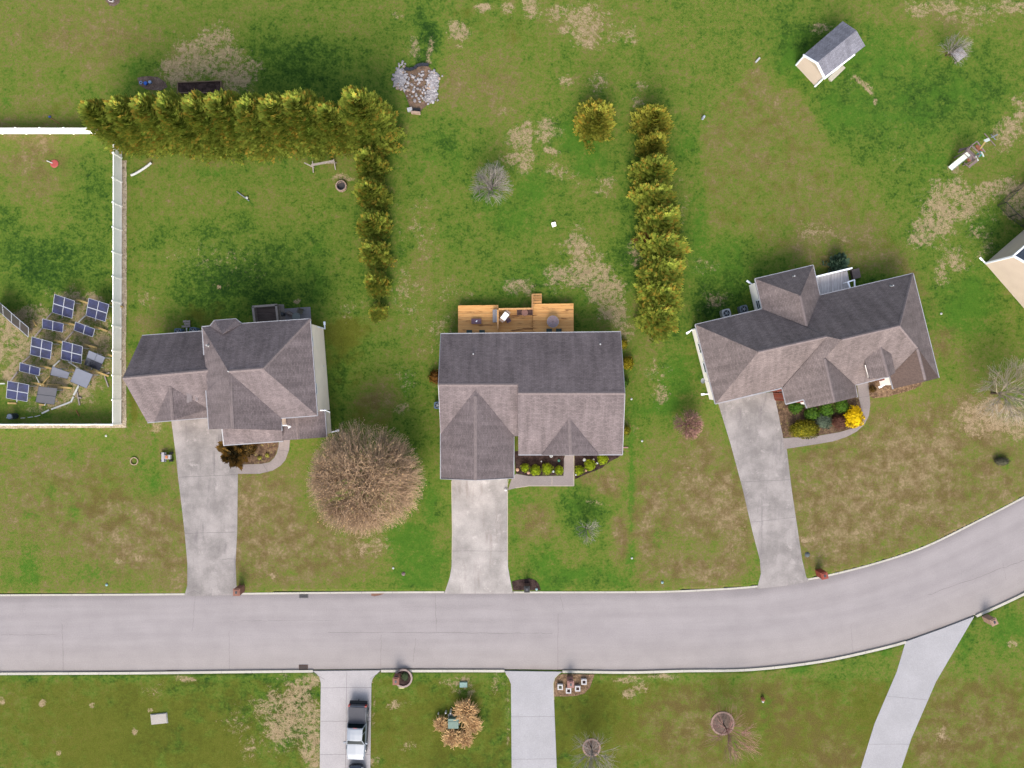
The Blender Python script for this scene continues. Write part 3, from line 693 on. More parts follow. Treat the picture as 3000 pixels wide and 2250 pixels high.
roof_part('porch_roof', [[(868,1222,3.7),(874,1287,3.7),(826,1290.5,2.95),(824,1222,2.95)], [(868,1222,3.7),(951.5,1199,2.8),(957.3,1281,2.8),(874,1287,3.7)]], M_SHG, h1)
roof_part('lower_front_roof', [[(650,1245,3.7),(650,1254,3.6),(655.5,1304,2.8),(829,1292,2.8),(826,1250,3.6)]], M_SHG, h1)
caps(h1, [((359,1108,GZ),(628,1083.5,GZ)), (rA, rB), (rB, NEc), ((672,1098,RZ-.1),(681,1256,8.5)), ((498,1131,5.23),(505,1231,5.16)), ((868,1224,3.7),(874,1287,3.7))], .15)
mb = MB(); q = W(564, 1163, 4.45)
for dx, dy, L_ in ((-.35, .0, 1.1), (-.15, .1, 1.1), (.35, -.1, .6)): mb.obox(q + Vector((dx, dy, -.42 * dx + .02)), Vector((.11, 0, -.045)), Vector((0, L_ / 2, 0)), Vector((0, 0, .015)))
part('shingle_patch', mb, plain('new_shingle', A(170, 158, 160), .1, 6, .9), h1)
gutters(h1, [((416,983,G),(591,970,G)), ((432,1238.5,G),(607,1224,G)), ((591,957,E),(615,955,E)), ((615,955,E),(628,939,E)), ((628,939,E),(690,934,E)), ((690,934,E),(708,948,E)), ((708,948,E),(908.5,934,E)), (NEc, SEc), (SEc,(822,1226,E)), ((822,1226,E),(826,1262,E)), ((592,957,E),(597,1040,E)), ((603,1144,E),(612,1258,E)), ((951.5,1199,2.8),(957.5,1282,2.8)), ((650,1253,3.6),(655.5,1305,2.8)), ((655.5,1305,2.8),(829,1293,2.8))], .12)
q1 = walls(h1, [(592,958),(908.5,934),(930,1217.5),(822,1225),(826,1261),(612,1258),(604,1146)], E, M_CREAM)
walls(h1, [(418,984),(610,970),(612,1222),(433,1236)], G, M_CREAM, name='garage_wall')
walls(h1, [(700,1215),(951.5,1199),(957,1281),(829,1290),(826,1300),(656,1303),(652,1230)], 2.8, M_CREAM, .25, name='porch_wall')
walls(h1, [(612,954),(627,940),(690,935.5),(707,948),(700,975),(620,975)], E, M_CREAM, .2, name='bay_wall')
gable(h1, [(416,983,G),(359,1108,GZ),(432,1238,G)], M_CREAM, (600,1110))
window(h1, q1[1], q1[2], .2, 4.2, 5.2, .85); window(h1, q1[1], q1[2], .74, 4.1, 5.2, .95); window(h1, q1[1], q1[2], .47, .9, 1.1, .01)
vent(h1, 609, 1012, E+.9); vent(h1, 669, 1088, RZ + .03, .12, .05)
downspout(h1, (953, 964), (951, 952), 2.6); downspout(h1, (957, 1270), (984, 1263), 2.6)
mb = MB(); a = W(938,1202,4.6); mb.tube([a, a + Vector((.5,0,-.1)), a + Vector((.55,-.25,-1.4))], .055, 6); part('downspout', mb, M_WHITE, h1)
mb = MB(); a = W(826,1246,5.2); mb.tube([a, a + Vector((.32,0,-.15)), a + Vector((.34,-.2,-1.5)), a + Vector((.1,-.35,-1.6))], .06, 6); part('downspout', mb, M_WHITE, h1)
# front door hidden below: garage door and entry on the street side
mb = MB(); g0 = W(520, 1226, 1.1); mb.box((g0.x - .1, g0.y + .42, 1.1), (4.6, .08, 2.2), R(4.6)); part('garage_door', mb, M_WHITE, h1)

# ---- middle house with the timber deck
h2 = thing('house', 'single-storey grey-roofed house with orange timber deck behind', 'house', W(1560, 1180), 'houses along the street')
E2 = 3.0; Z1, Z2 = 5.8, 6.2
roof_part('main_roof', [[(1291,978,E2),(1560,975,E2),(1518,1126,Z1),(1284,1126,Z1)], [(1560,975,E2),(1818,972,E2),(1831,1151,Z2),(1518,1151,Z2),(1518,1126,Z1)],
     [(1284,1126,Z1),(1518,1126,Z1),(1520,1278,E2),(1291,1274,E2)], [(1516.5,1151,Z2),(1831,1151,Z2),(1824,1331.5,E2),(1518.5,1332,E2)]], M_SHG, h2)
roof_part('garage_roof', [[(1393,1140,5.52),(1393,1407,5.5),(1291,1403,E2-.05),(1291,1271,E2+.04)], [(1393,1140,5.52),(1505.5,1278,E2+.04),(1505.5,1401,E2-.05),(1393,1407,5.5)]], M_SHG, h2)
roof_part('porch_gable_roof', [[(1668,1222,4.95),(1672,1333,4.93),(1587,1333,3.06)], [(1668,1222,4.95),(1755,1333,3.06),(1672,1333,4.93)]], M_SHG, h2)
caps(h2, [((1284,1127,Z1),(1516,1127,Z1)), ((1518,1152,Z2),(1831,1152,Z2)), ((1393,1160,5.52),(1393,1407,5.5)), ((1668,1224,4.96),(1672,1333,4.94))], .16)
gutters(h2, [((1291,977.5,E2),(1818,971.5,E2)), ((1518.5,1333,E2),(1824,1332.5,E2)), ((1505.8,1279,E2),(1505.8,1401,E2)), ((1290.5,1268,E2),(1290.5,1403,E2))], .11)
gutters(h2, [((1291,978,E2),(1284,1126,Z1)), ((1284,1126,Z1),(1291,1272,E2)), ((1818,972,E2),(1831,1151,Z2)), ((1831,1151,Z2),(1824,1332,E2)), ((1291,1403,E2),(1393,1407,5.5)), ((1393,1407,5.5),(1505,1401,E2))], .06, 'rake_trim')
walls(h2, [(1291,978),(1818,972),(1824,1331),(1519,1331),(1519,1278),(1505,1278),(1505,1400),(1291,1402)], E2, M_CREAM, .3)
gable(h2, [(1291,978,E2),(1284,1126,Z1),(1291,1272,E2)], M_CREAM, (1500,1126)); gable(h2, [(1818,972,E2),(1831,1151,Z2),(1824,1331,E2)], M_CREAM, (1500,1151))
gable(h2, [(1291,1403,E2),(1393,1407,5.45),(1505,1401,E2)], M_CREAM, (1393,1200)); gable(h2, [(1518.5,1126,Z1-.2),(1518.5,1151,Z2),(1519,1300,3.4)], M_CREAM, (1700,1200), .1)
vent(h2, 1387, 1037.5, 4.12); vent(h2, 1758, 1009, 3.66)
mb = MB(); g0 = W(1405, 1403, 1.1); mb.box((g0.x, g0.y + .42, 1.1), (4.9, .08, 2.2)); part('garage_door', mb, M_WHITE, h2)

# ---- house on the bend
h3 = thing('house', 'hip-roofed single-storey house turned to the bend with dormer and brick front', 'house', W(2370, 1010), 'houses along the street')
E3, R3 = 2.8, 6.5
aW, aM, aM2, aE = (2222,1031,R3), (2424,986,R3), (2466,995,R3+.6), (2636,955,R3+.6)
NW3, SW3, NE3, SE3 = (2037,951,E3), (2096,1183,E3), (2675,801,E3), (2751,1107,E3)
roof_part('main_roof', [[NW3,(2234,905,E3),(2365,958,5.2),aM,aW], [(2402,865,E3),NE3,aE,aM2,(2365,958,5.2)], [(2365,958,5.2),aM2,aM], [NW3,aW,SW3],
     [aW,aM,(2298,1132,E3+.02),SW3], [aM2,aE,(2689,1020,4.95),(2610,1101,E3),(2506,1128,E3),(2417,1049,5.75)], [NE3,SE3,(2713,1117,4.6),(2689,1020,4.95)], [NE3,(2689,1020,4.95),aE]], M_SHG3, h3)
WR = 5.98
roof_part('front_wing_roof', [[(2424,986,R3+.02),(2466,995,R3+.64),(2417,1049,WR),(2446,1179,5.95),(2364.5,1196,4.08),(2355.5,1171,4.0),(2303,1184,2.82),(2292,1137,2.84)],
     [(2417,1049,WR),(2506,1128,E3),(2512,1163,E3),(2446,1179,5.95)]], M_SHG3, h3)
gable(h3, [(2364.5,1196,E3),(2446,1179,WR-.4),(2512,1163,E3)], M_BRICK, (2417,1049), .15)
roof_part('porch_roof', [[(2689,1020,5.0),(2713,1117,4.6),(2617,1139,E3),(2607,1103,E3)], [(2713,1117,4.6),(2689,1020,5.0),(2751,1107,E3)]], plain('brown_shingles', A(124, 106, 100), .18, 7, .92, .1), h3)
roof_part('rear_wing_roof', [[(2212,817,E3),(2382,777,E3),(2345,866,5.3)], [(2212,817,E3),(2345,866,5.3),(2365,958,5.25),(2233,905,E3)], [(2382,777,E3),(2402,865,E3),(2365,958,5.25),(2345,866,5.3)]], M_SHG3, h3)
dm = roof_part('dormer', [[(2576,1003,5.75),(2604,1104,5.75),(2548,1110,4.95),(2532,1049,4.95)], [(2576,1003,5.75),(2610,1031,4.95),(2623,1092,4.95),(2604,1104,5.75)]], M_SHG3, h3)
mb = MB(); f = [W(2534,1070,4.85), W(2545,1106,4.85), W(2613,1090,4.85), W(2600,1045,4.85), W(2531.5,1069,3.6), W(2540,1106,3.1), W(2607,1090,3.1), W(2594,1045,3.6)]
mb.mesh(f, [(0,1,2,3), (0,4,5,1), (1,5,6,2), (2,6,7,3), (3,7,4,0)]); part('dormer_wall', mb, M_PALESIDE, dm)
caps(h3, [(aW,aM), (aM2,aE), ((2345,866,5.32),(2364,955,5.27)), ((2417,1052,WR),(2446,1178,5.95)), (aE,NE3), ((2689,1022,5.0),(2712,1113,4.62)), ((2578,1010,5.76),(2604,1103,5.76)), (aE,(2689,1020,4.95))], .13)
gutters(h3, [(NW3,(2234,905,E3)), ((2234,905,E3),(2212,817,E3)), ((2212,817,E3),(2382,777,E3)), ((2382,777,E3),(2402,865,E3)), ((2402,865,E3),NE3), (NE3,SE3), (NW3,SW3), (SW3,(2292,1137,E3)), ((2292,1137,E3),(2303,1184,E3)), ((2303,1184,E3),(2355.5,1171,4.0)), ((2355.5,1171,4.0),(2364.5,1196,4.08)), ((2512,1164,E3),(2505,1128,E3)), ((2505,1128,E3),(2608,1103,E3)), ((2608,1103,E3),(2617,1140,E3))], .15)
q3 = walls(h3, [(2037,951),(2234,905),(2402,865),(2675,801),(2751,1107),(2617,1139),(2607,1104),(2506,1128),(2512,1163),(2364.5,1196),(2355.5,1171),(2303,1184),(2292,1137),(2096,1183)], E3, M_PALESIDE, .3)
q3b = walls(h3, [(2212,817),(2382,777),(2415,920),(2240,940)], E3, M_PALESIDE, .3, name='wing_wall')
for (xa, ya), (xb, yb) in (((2277,1144),(2292,1141)), ((2296,1150),(2302,1174)), ((2340,1176),(2357,1172)), ((2580,1112),(2592,1109))):
    mb = MB(); a, b = W(xa, ya), W(xb, yb); mb.beam(a * .965 + Vector((0,0,1.2)), b * .965 + Vector((0,0,1.2)), .3, 2.4); part('brick_front', mb, M_BRICK, h3)
mb = MB(); a, b = W(2277,1150), W(2294,1170); mb.prism([tuple(W(*p))[:2] for p in ((2275,1146),(2296,1141),(2301,1168),(2281,1172))], 0, .5); part('brick_step', mb, M_BRICK, h3)
mb = MB(); mb.prism([tuple(W(*p))[:2] for p in ((2585,1112),(2608,1106),(2613,1125),(2590,1128))], 0, 2.3); part('porch_post_wall', mb, M_PALESIDE, h3)
window(h3, q3[-1], q3[0], .45, .9, 2.0, 1.0); window(h3, q3[-1], q3[0], .72, .9, 2.0, 1.0); window(h3, q3b[0], q3b[3], .6, .9, 1.9, .9)
vent(h3, 2324, 810, 3.4); vent(h3, 2612, 838, 3.6)
downspout(h3, (2027, 966), (2019, 972)); downspout(h3, (2079, 1154), (2064, 1155)); downspout(h3, (2203, 834), (2196, 828)); downspout(h3, (2597, 1124), (2584, 1131), 1.5)
mb = MB(); c = W(2068, 1121, 1.7)
vs_ = [c + Vector((-.28, .16, .05))]; 
for k in range(16):
    t_ = 2*math.pi*k/16; vs_.append(c + Vector((-.32 + .12*math.sin(t_), .3*math.cos(t_)*.9 + .18, .34*math.sin(t_) + .1)))
mb.mesh(vs_, [(0, k+1, (k+1) % 16 + 1) for k in range(16)]); mb.tube([c + Vector((-.2,.18,.05)), c + Vector((.35,.1,-.1))], .03, 6)
part('satellite_dish', mb, M_PIPE, h3)
# deck at the rear corner
dk = MB(); dk.prism([tuple(W(x, y, .9))[:2] for x, y in ((2386,810),(2482,793),(2492,842),(2408,872))], .72, .9)
M_GREYDECK = wood('weathered_deck', A(206, 200, 200, 1.5), A(182, 174, 174, 1.5), 1, .15)
d3 = part('deck', dk, M_GREYDECK, h3)
mb = MB(); a, b = W(2386, 812, 1.85), W(2494, 786, 1.85); mb.beam(a, b, .16, .08); mb.beam(a - Vector((0,0,.75)), b - Vector((0,0,.75)), .06, .06)
for k in range(22): q = a + (b - a) * k / 21; mb.beam(q, q - Vector((0,0,.8)), .04, .04)
for k in (0, 1): q = a + (b - a) * k; mb.beam(q + Vector((0,0,.1)), q - Vector((0,0,1.8)), .13, .13)
part('railing', mb, M_WHITE, d3)
mb = MB(); a, b = W(2484, 826, 1.85), W(2503, 820, 1.6); mb.beam(a, b, .12, .08); a2, b2 = W(2491, 845, 1.85), W(2504, 842, 1.6); mb.beam(a, a2, .12, .08); mb.beam(b, b2, .12, .08)
for q in (a, b, a2, b2): mb.beam(q, Vector((q.x, q.y, 0)), .1, .1)
for k in range(4): q = a + (b - a) * (k + .5) / 4; q2 = a2 + (b2 - a2) * (k + .5) / 4; mb.beam(Vector((q.x,q.y,.8-k*.18)), Vector((q2.x,q2.y,.8-k*.18)), .14, .04)
part('railing', mb, M_WHITE, d3)
mb = MB(); mb.prism([tuple(W(x, y))[:2] for x, y in ((2489,793),(2511,787),(2517,814),(2495,820))], 0, .4); part('step', mb, plain('brown_step', A(132,116,112), .12, 4), d3)

# ---- house cut by the right edge
h4 = thing('house', 'beige gabled house with slate-blue roof cut off at the right edge', 'house', W(3060, 790), 'houses along the street')
c0 = W(2886, 772); u = (W(3000, 673) - c0).normalized(); v = (W(3000, 902) - c0).normalized()
v = Vector((u.y, -u.x, 0)) if Vector((u.y, -u.x, 0)).dot(v) > 0 else Vector((-u.y, u.x, 0))
LU, LV, E4, R4 = 14.0, 10.0, 4.2, 7.4
mb = MB(); mb.prism([tuple(q)[:2] for q in (c0, c0 + u*LU, c0 + u*LU + v*LV, c0 + v*LV)], -.05, E4); part('wall', mb, M_BEIGE, h4)
mb = MB(); z_ = Vector((0,0,1))
def roofq(mb, q):
    uv, n = slope_uv(q); mb.face(q, uv); lo = [p - z_*.15 for p in q]; mb.face(lo[::-1])
    for i in range(4): mb.face([q[i], lo[i], lo[(i+1)%4], q[(i+1)%4]])
ov = .12
a0 = c0 - u*ov - v*ov + z_*E4; a1 = c0 + u*(LU+ov) - v*ov + z_*E4; m0 = c0 - u*ov + v*LV/2 + z_*R4; m1 = c0 + u*(LU+ov) + v*LV/2 + z_*R4; b0_ = c0 - u*ov + v*(LV+ov) + z_*E4; b1_ = c0 + u*(LU+ov) + v*(LV+ov) + z_*E4
roofq(mb, [a0, m0, m1, a1][::-1]); roofq(mb, [m0, b0_, b1_, m1][::-1])
part('roof', mb, M_SLATE, h4)
for p0, p1, wd in ((a0, a1, .14), (a0, m0, .12), (m0, b0_, .12)):
    mb = MB(); mb.beam(p0 - z_*.03, p1 - z_*.03, wd, .2); part('white_trim', mb, M_WHITE, h4)
mb = MB(); mb.mesh([c0 + z_*E4, c0 + v*LV + z_*E4, c0 + v*LV/2 + z_*(R4-.1), c0 + u*.15 + z_*E4, c0 + v*LV + u*.15 + z_*E4, c0 + v*LV/2 + u*.15 + z_*(R4-.1)], [(0,1,2),(5,4,3),(0,3,4,1),(1,4,5,2),(2,5,3,0)]); part('gable_wall', mb, M_BEIGE, h4)
mb = MB(); mb.beam(c0 + z_*.1 - u*.02 - v*.02, c0 + z_*E4 - u*.02 - v*.02, .16, .16); part('corner_trim', mb, M_WHITE, h4)
downspout(h4, (2884,771), (2878,762), 3.9)

# ---- garden shed
sh = thing('garden_shed', 'small beige gabled shed with light grey shingle roof on the far lawn', 'shed', W(2430, 150), None)
EZ, RZs = 2.25, 3.35
roof_part('roof', [[(2354,161,EZ),(2393.6,183.8,RZs),(2509,89,RZs),(2469,62,EZ)], [(2393.6,183.8,RZs),(2416,228,EZ),(2535,134,EZ),(2509,89,RZs)]], M_SHED, sh, .1)
walls(sh, [(2354,161),(2416,228),(2535,134),(2469,62)], EZ, M_BEIGE, .13)
gable(sh, [(2354,161,EZ),(2393.6,183.8,RZs),(2416,228,EZ)], M_BEIGE, (2500,100), .13); gable(sh, [(2469,62,EZ),(2509,89,RZs),(2535,134,EZ)], M_BEIGE, (2400,180), .13)
for a, b in (((2354,161,EZ),(2393.6,184.3,RZs)), ((2393.6,184.3,RZs),(2416,228,EZ)), ((2416,228,EZ),(2504,160,EZ))):
    mb = MB(); mb.beam(W(*a) - z_*.03, W(*b) - z_*.03, .13, .16); part('white_trim', mb, M_WHITE, sh)
for x, y in ((2332,191),(2387,253.5)):
    mb = MB(); q = W(x, y); mb.beam(Vector((q.x,q.y,0)), Vector((q.x,q.y,2.15)), .14, .14); part('corner_trim', mb, M_WHITE, sh)
mb = MB(); a, b = W(2414,233), W(2456,200); mb.beam(a + z_*.95, b + z_*.95, .1, 1.8); part('door', mb, M_WHITE, sh)
mb = MB(); a, b = W(2429,236), W(2470,196); mb.beam(a + z_*.12, b + z_*.12, .5, .1); mb.beam(a + z_*.06, b + z_*.06, .3, .12); part('ramp', mb, plain('pale_ramp', A(214,208,190), .1, 5), sh)

# ---- white vinyl fences
M_VINYL = plain('white_vinyl', (.86, .835, .80, 1), .03, 4, .45, .4)
def fence(label, a, b, n, hgt=1.52, rows=9):
    f = thing('vinyl_fence', label, 'fence', (a + b) / 2, 'white vinyl fence runs'); d = (b - a)
    for k in range(n + 1):
        q = a + d * k / n; mb = MB(); mb.box((q.x, q.y, (hgt + .12) / 2), (.13, .13, hgt + .12)); mb.cyl((q.x, q.y, hgt + .12), .1, .07, 4, .02)
        part('post', mb, M_VINYL, f)
    dd = d.normalized(); nn = Vector((-dd.y, dd.x, 0))
    for k in range(n):
        p0, p1 = a + d * k / n + dd * .07, a + d * (k + 1) / n - dd * .07
        mb = MB(); mb.beam(p0 + z_*(hgt - .05), p1 + z_*(hgt - .05), .06, .14); mb.beam(p0 + z_*.12, p1 + z_*.12, .06, .14)
        L = (p1 - p0).length; m = int(L / .28)
        for j in range(m):
            c = p0 + (p1 - p0) * (j + .5) / m + z_ * (hgt / 2 + .03); mb.obox(c, dd * (L / m / 2 - .002), nn * .018, z_ * (hgt / 2 - .15))
        part('panel', mb, M_VINYL, f)
fence('white vinyl fence running beside the gravel strip right of the solar yard', W(357.5, 392), W(355.5, 1241.5), 12)
fence('white vinyl fence across the top of the solar yard, ending in the hedge', W(-130, 392), W(355, 392), 7)
fence('white vinyl fence along the front of the solar yard, facing the street lawn', W(-145, 1242), W(353, 1241.8), 7)
# dark wire fence at the right edge
f = thing('wire_fence', 'dark wire yard fence meeting at a corner near the right edge', 'fence', W(2925, 602))
M_WIRE = plain('black_wire', A(66, 62, 60), .15, 6, .6)
cs = [W(3080, 465), W(3000, 532), W(2960, 566), W(2922, 602), W(2955, 636), W(2990, 662), W(3050, 706)]
for q in cs: mb = MB(); mb.cyl(q, .035, 1.35, 8); part('post', mb, M_WIRE, f)
for p0, p1 in zip(cs, cs[1:]):
    mb = MB(); mb.beam(p0 + z_*1.28, p1 + z_*1.28, .05, .05); mb.beam(p0 + z_*.08, p1 + z_*.08, .03, .03)
    L = (p1 - p0).length
    for j in range(int(L / .12)): c = p0 + (p1 - p0) * (j + .5) * .12 / L; mb.beam(c + z_*.08, c + z_*1.28, .008, .008)
    for j in range(9): mb.beam(p0 + z_*(.2 + j*.12), p1 + z_*(.2 + j*.12), .008, .008)
    part('mesh_panel', mb, M_WIRE, f)
# ================================================================ solar yard
t = NT('solar_cells'); uv = t.uvc(); sx = t.n('ShaderNodeSeparateXYZ'); t.set(sx.inputs[0], uv)
def lines(t, v, n, w_): return t.ramp(t.math('ABSOLUTE', t.math('SUBTRACT', t.math('FRACT', t.math('MULTIPLY', v, n)), .5)), .5 - w_ * 1.6, .5 - w_ * .6)
ln = t.math('MAXIMUM', lines(t, sx.outputs[0], 10, .05), lines(t, sx.outputs[1], 6, .05))
col = t.mix(t.math('MULTIPLY', ln, .55), t.mix(t.ramp(t.noise(t.pos(), 1.3, 3), .35, .65), A(24, 28, 60), A(40, 48, 98)), A(110, 114, 150))
M_CELL = t.done(col, .45, .2)
M_BLACKPV = plain('black_panel', A(58, 60, 72), .1, 2, .22, .7)
M_BACKSKYPV = plain('backsheet_and_sky_reflection', A(124, 128, 146), .05, 2, .35, .4)  # backsheet grey, also painted where glossy panels would mirror the sky
M_DULLPV = plain('dull_black_panel', A(76, 76, 88), .08, 2, .5, .4)
M_ALU = plain('aluminium_frame', A(206, 210, 222), .05, 6, .4, .4)
M_LUMBER = plain('yellow_lumber', A(216, 184, 116), .14, 5, .8)
M_GREYWOOD = plain('grey_pole', A(176, 164, 156), .14, 5, .8)
M_PVC = plain('white_pvc', A(232, 232, 228), .06, 5, .45)
def lerp(a, b, t_): return a + (b - a) * t_
def solar(label, cor, zt, zb, rows, cols, style='framed', beams=True):
    TL, TR = W(*cor[0], zt), W(*cor[1], zt); BR, BL = W(*cor[2], zb), W(*cor[3], zb)
    g = (TL + TR + BR + BL) / 4
    o = thing('solar_array', label, 'solar panels', (g.x, g.y, 0), 'ground-mounted solar panel arrays')
    n = (TR - TL).cross(BL - TL).normalized(); n = n if n.z > 0 else -n
    pt_ = lambda u, v: lerp(lerp(TL, TR, u), lerp(BL, BR, u), v)
    m = {'framed': M_CELL, 'black': M_BLACKPV, 'back': M_BACKSKYPV, 'dull': M_DULLPV}[style]
    for r_ in range(rows):
        for c_ in range(cols):
            e = .008; q = [pt_((c_ + e) / cols, (r_ + e) / rows), pt_((c_ + 1 - e) / cols, (r_ + e) / rows), pt_((c_ + 1 - e) / cols, (r_ + 1 - e) / rows), pt_((c_ + e) / cols, (r_ + 1 - e) / rows)]
            mb = MB(); mb.face(q[::-1], [(0, 1), (1, 1), (1, 0), (0, 0)][::-1]); lo = [p - n * .035 for p in q]; mb.face(lo)
            for i in range(4): mb.face([q[i], q[(i+1)%4], lo[(i+1)%4], lo[i]])
            pm = part('panel', mb, m if not (style == 'black' and r_ == 0) else M_BACKSKYPV, o)  # upper row of the glossy array is coloured as reflected grey sky
            fr = MB(); fw = .036 if style == 'framed' else .02
            for i in range(4): fr.beam(q[i] + n * .008, q[(i+1)%4] + n * .008, fw, .03)
            part('frame', fr, M_ALU if style == 'framed' else M_DARKMETAL, pm)
    if style == 'framed' and rows > 1:
        mb = MB(); mb.beam(pt_(0, .5) + n*.02, pt_(1, .5) + n*.02, .09, .03); part('rail', mb, M_ALU, o)
    for u in (.22, .78):
        for v in (.15, .85):
            p = pt_(u, v) - n * .06; mb = MB(); mb.tube([Vector((p.x, p.y, 0)), p], .035, 6); part('post', mb, M_ALU, o)
    p = pt_(.5, -.02) - n*.05; p2 = pt_(.5, 1.14) - n*.05; mb = MB(); mb.beam(p, p2, .05, .05); part('support_rail', mb, M_ALU, o)
    if beams:
        d = (TR - TL); d.z = 0; d.normalize(); mb = MB(); s_ = W(*cor[0]); s_ = Vector((pt_(.5, -.03).x, pt_(.5, -.03).y, 0)) + d * .1
        mb.beam(s_ + z_*.3, s_ + d*1.35 + z_*.18, .17, .12); part('ballast_beam', mb, M_LUMBER, o)
SA = [('square four-panel solar array, uppermost left of the pair nearest the lawn', [(160,862),(219,881.5),(211.6,933),(153,915)], 2, 2, 'framed'),
 ('square four-panel solar array beside the tall white fence, farthest right', [(260.4,873.4),(319.8,892),(308.4,942.5),(251.5,924)], 2, 2, 'framed'),
 ('two-panel solar array just below the uppermost left square array', [(124.5,933.6),(186.4,948),(184,973.5),(123.7,961)], 1, 2, 'framed'),
 ('two-panel solar array just below the square array by the fence', [(221.4,942.5),(278.3,963.7),(271.8,987.3),(216.5,967)], 1, 2, 'framed'),
 ('square four-panel solar array in the middle of the left column', [(93.6,986.5),(153.8,1002.8),(148,1052.4),(88,1038.6)], 2, 2, 'framed'),
 ('square four-panel solar array in the centre, left of the glossy black array', [(183,998.7),(242.5,1015),(238.4,1066),(179,1051.6)], 2, 2, 'framed'),
 ('two-panel solar array between the two lower-left square arrays', [(58.6,1062),(118,1078.4),(114.7,1101),(57,1086.6)], 1, 2, 'framed'),
 ('square four-panel solar array lowest on the left of the yard', [(22.8,1115.7),(85.4,1127),(79.8,1176.7),(18,1166)], 2, 2, 'framed'),
 ('glossy black frameless solar array, half reflecting grey sky', [(260.4,1026),(309,1046.7),(291,1085.8),(246.6,1068)], 2, 2, 'black'),
 ('small pale grey backside of a two-panel array with wooden poles', [(153,1073),(205,1092),(198.6,1110),(147,1098.6)], 1, 1, 'back'),
 ('large pale grey square panel tilted beside the white edging pipe', [(223,1076.6),(273.4,1097),(254,1138.5),(205,1118)], 1, 1, 'back'),  # pale grey of sky reflected in the panel, given as flat colour
 ('dull charcoal square panel with a pale line across it', [(113,1132),(168.5,1137.7),(159.5,1185.7),(104,1178.3)], 2, 1, 'dull')]
for lb, cor, r_, c_, st in SA: solar(lb, cor, 1.9 if r_ * c_ != 2 else 1.6, .9 if r_ * c_ != 2 else .95, r_, c_, st)
o = thing('solar_array', 'row of three steep dark solar panels standing at the left edge', 'solar panels', W(46, 950), 'ground-mounted solar panel arrays')
tp = [(-18,871),(7.3,893.7),(33.4,916.5),(58.6,938.5),(83.8,959.6)]; bp = [(-14,903),(9.8,923),(34.2,945.8),(58.6,965.3),(83,987.3)]
for i in range(4):
    q = [W(*tp[i], 1.7), W(*tp[i+1], 1.7), W(*bp[i+1], .35), W(*bp[i], .35)]; mb = MB()
    n = (q[1]-q[0]).cross(q[3]-q[0]).normalized(); n = n if n.z > 0 else -n
    mb.face(q[::-1], [(0,1),(1,1),(1,0),(0,0)][::-1]); lo = [p - n*.04 for p in q]; mb.face(lo)
    for k in range(4): mb.face([q[k], q[(k+1)%4], lo[(k+1)%4], lo[k]])
    pm = part('panel', mb, plain('dark_cells', A(70, 64, 70), .1, 3, .35, .4), o); fr = MB()
    for k in range(4): fr.beam(q[k] + n*.01, q[(k+1)%4] + n*.01, .05 if i else .02, .04)
    part('frame', fr, M_ALU, pm)
    p = (q[0] + q[1] + q[2] + q[3]) / 4 - n * .06; mb = MB(); mb.tube([Vector((p.x, p.y, 0)), p], .035, 6); part('post', mb, M_ALU, o)
def stick(name, label, pts, wd, mat, cat, z0=.06, z1=None, group=None, round_=False):
    P_ = [W(x, y) + z_ * (z0 if z1 is None else lerp(z0, z1, i / max(1, len(pts) - 1))) for i, (x, y) in enumerate(pts)]
    c = sum(P_, Vector()) / len(P_); c.z = 0; mb = MB()
    if round_: mb.tube(P_, wd / 2, 8)
    else:
        for a, b in zip(P_, P_[1:]): mb.beam(a, b, wd, min(wd, .1))
    return solo(name, mb, mat, label, cat, c, group)
PG = 'poles propped between the solar arrays'
stick('pole', 'grey pole running from the uppermost left array down to the two-panel array', [(162,918),(137,936)], .12, M_GREYWOOD, 'pole', .5, .1, PG)
stick('pole', 'pale pole running under the array by the fence', [(259,927),(232,944)], .1, M_PVC, 'pole', .5, .1, PG)
stick('pole', 'grey pole from the small left two-panel array to the middle left square', [(133,963),(104,987)], .13, M_GREYWOOD, 'pole', .5, .1, PG)
stick('pole', 'grey pole from the small right two-panel array to the central square', [(224,972),(192,999)], .13, M_GREYWOOD, 'pole', .5, .1, PG)
stick('pole', 'grey pole below the middle left square array', [(97,1043),(67,1063)], .12, M_GREYWOOD, 'pole', .4, .1, PG)
stick('pole', 'pale broken pole below the central square array', [(183,1056),(158,1074)], .1, M_PVC, 'pole', .4, .1, PG)
stick('pole', 'white pole leaning from the central square to the pale grey square panel', [(214,1060),(239,1081)], .09, M_PVC, 'pole', .8, .3, PG)
stick('pole', 'grey pole down to the lowest left square array', [(62,1090),(34,1116)], .13, M_GREYWOOD, 'pole', .5, .1, PG)
stick('pole', 'thin white pole right of the lower two-panel array', [(115,1101),(121,1130)], .08, M_PVC, 'pole', .5, .1, PG)
stick('pole', 'tan pole beside the small pale grey panel', [(152,1101),(122,1130)], .12, M_LUMBER, 'pole', .3, .1, PG)
stick('pole', 'white pole entering from the left edge to the lowest square array', [(-12,1124),(21,1124)], .13, M_PVC, 'pole', .3, .3, PG)
stick('edging_pipe', 'white segmented pipe curving across the solar yard grass to the drum', [(232,1131),(218,1158)], .17, M_PVC, 'pipe', .1)
for k, (a, b, lb) in enumerate([((217,1162),(209,1178),'short white pipe piece just below the curve of the edging'), ((207,1178),(152,1199),'long white pipe piece sloping down to the left'), ((145,1201),(124,1211),'white pipe piece left of the long sloping one'), ((119,1216.5),(103,1220.5),'thin white pipe piece half buried in grass'), ((97.5,1221),(83,1223),'faint short white pipe piece near the drum'), ((75,1224),(62,1225),'faintest white pipe piece touching the drum'), ((33,1225),(20,1224),'white pipe end left of the drum')]):
    stick('edging_pipe', lb, [a, b], .15 if k < 3 else .07, M_PVC, 'pipe', .06, group='white edging pipe pieces')
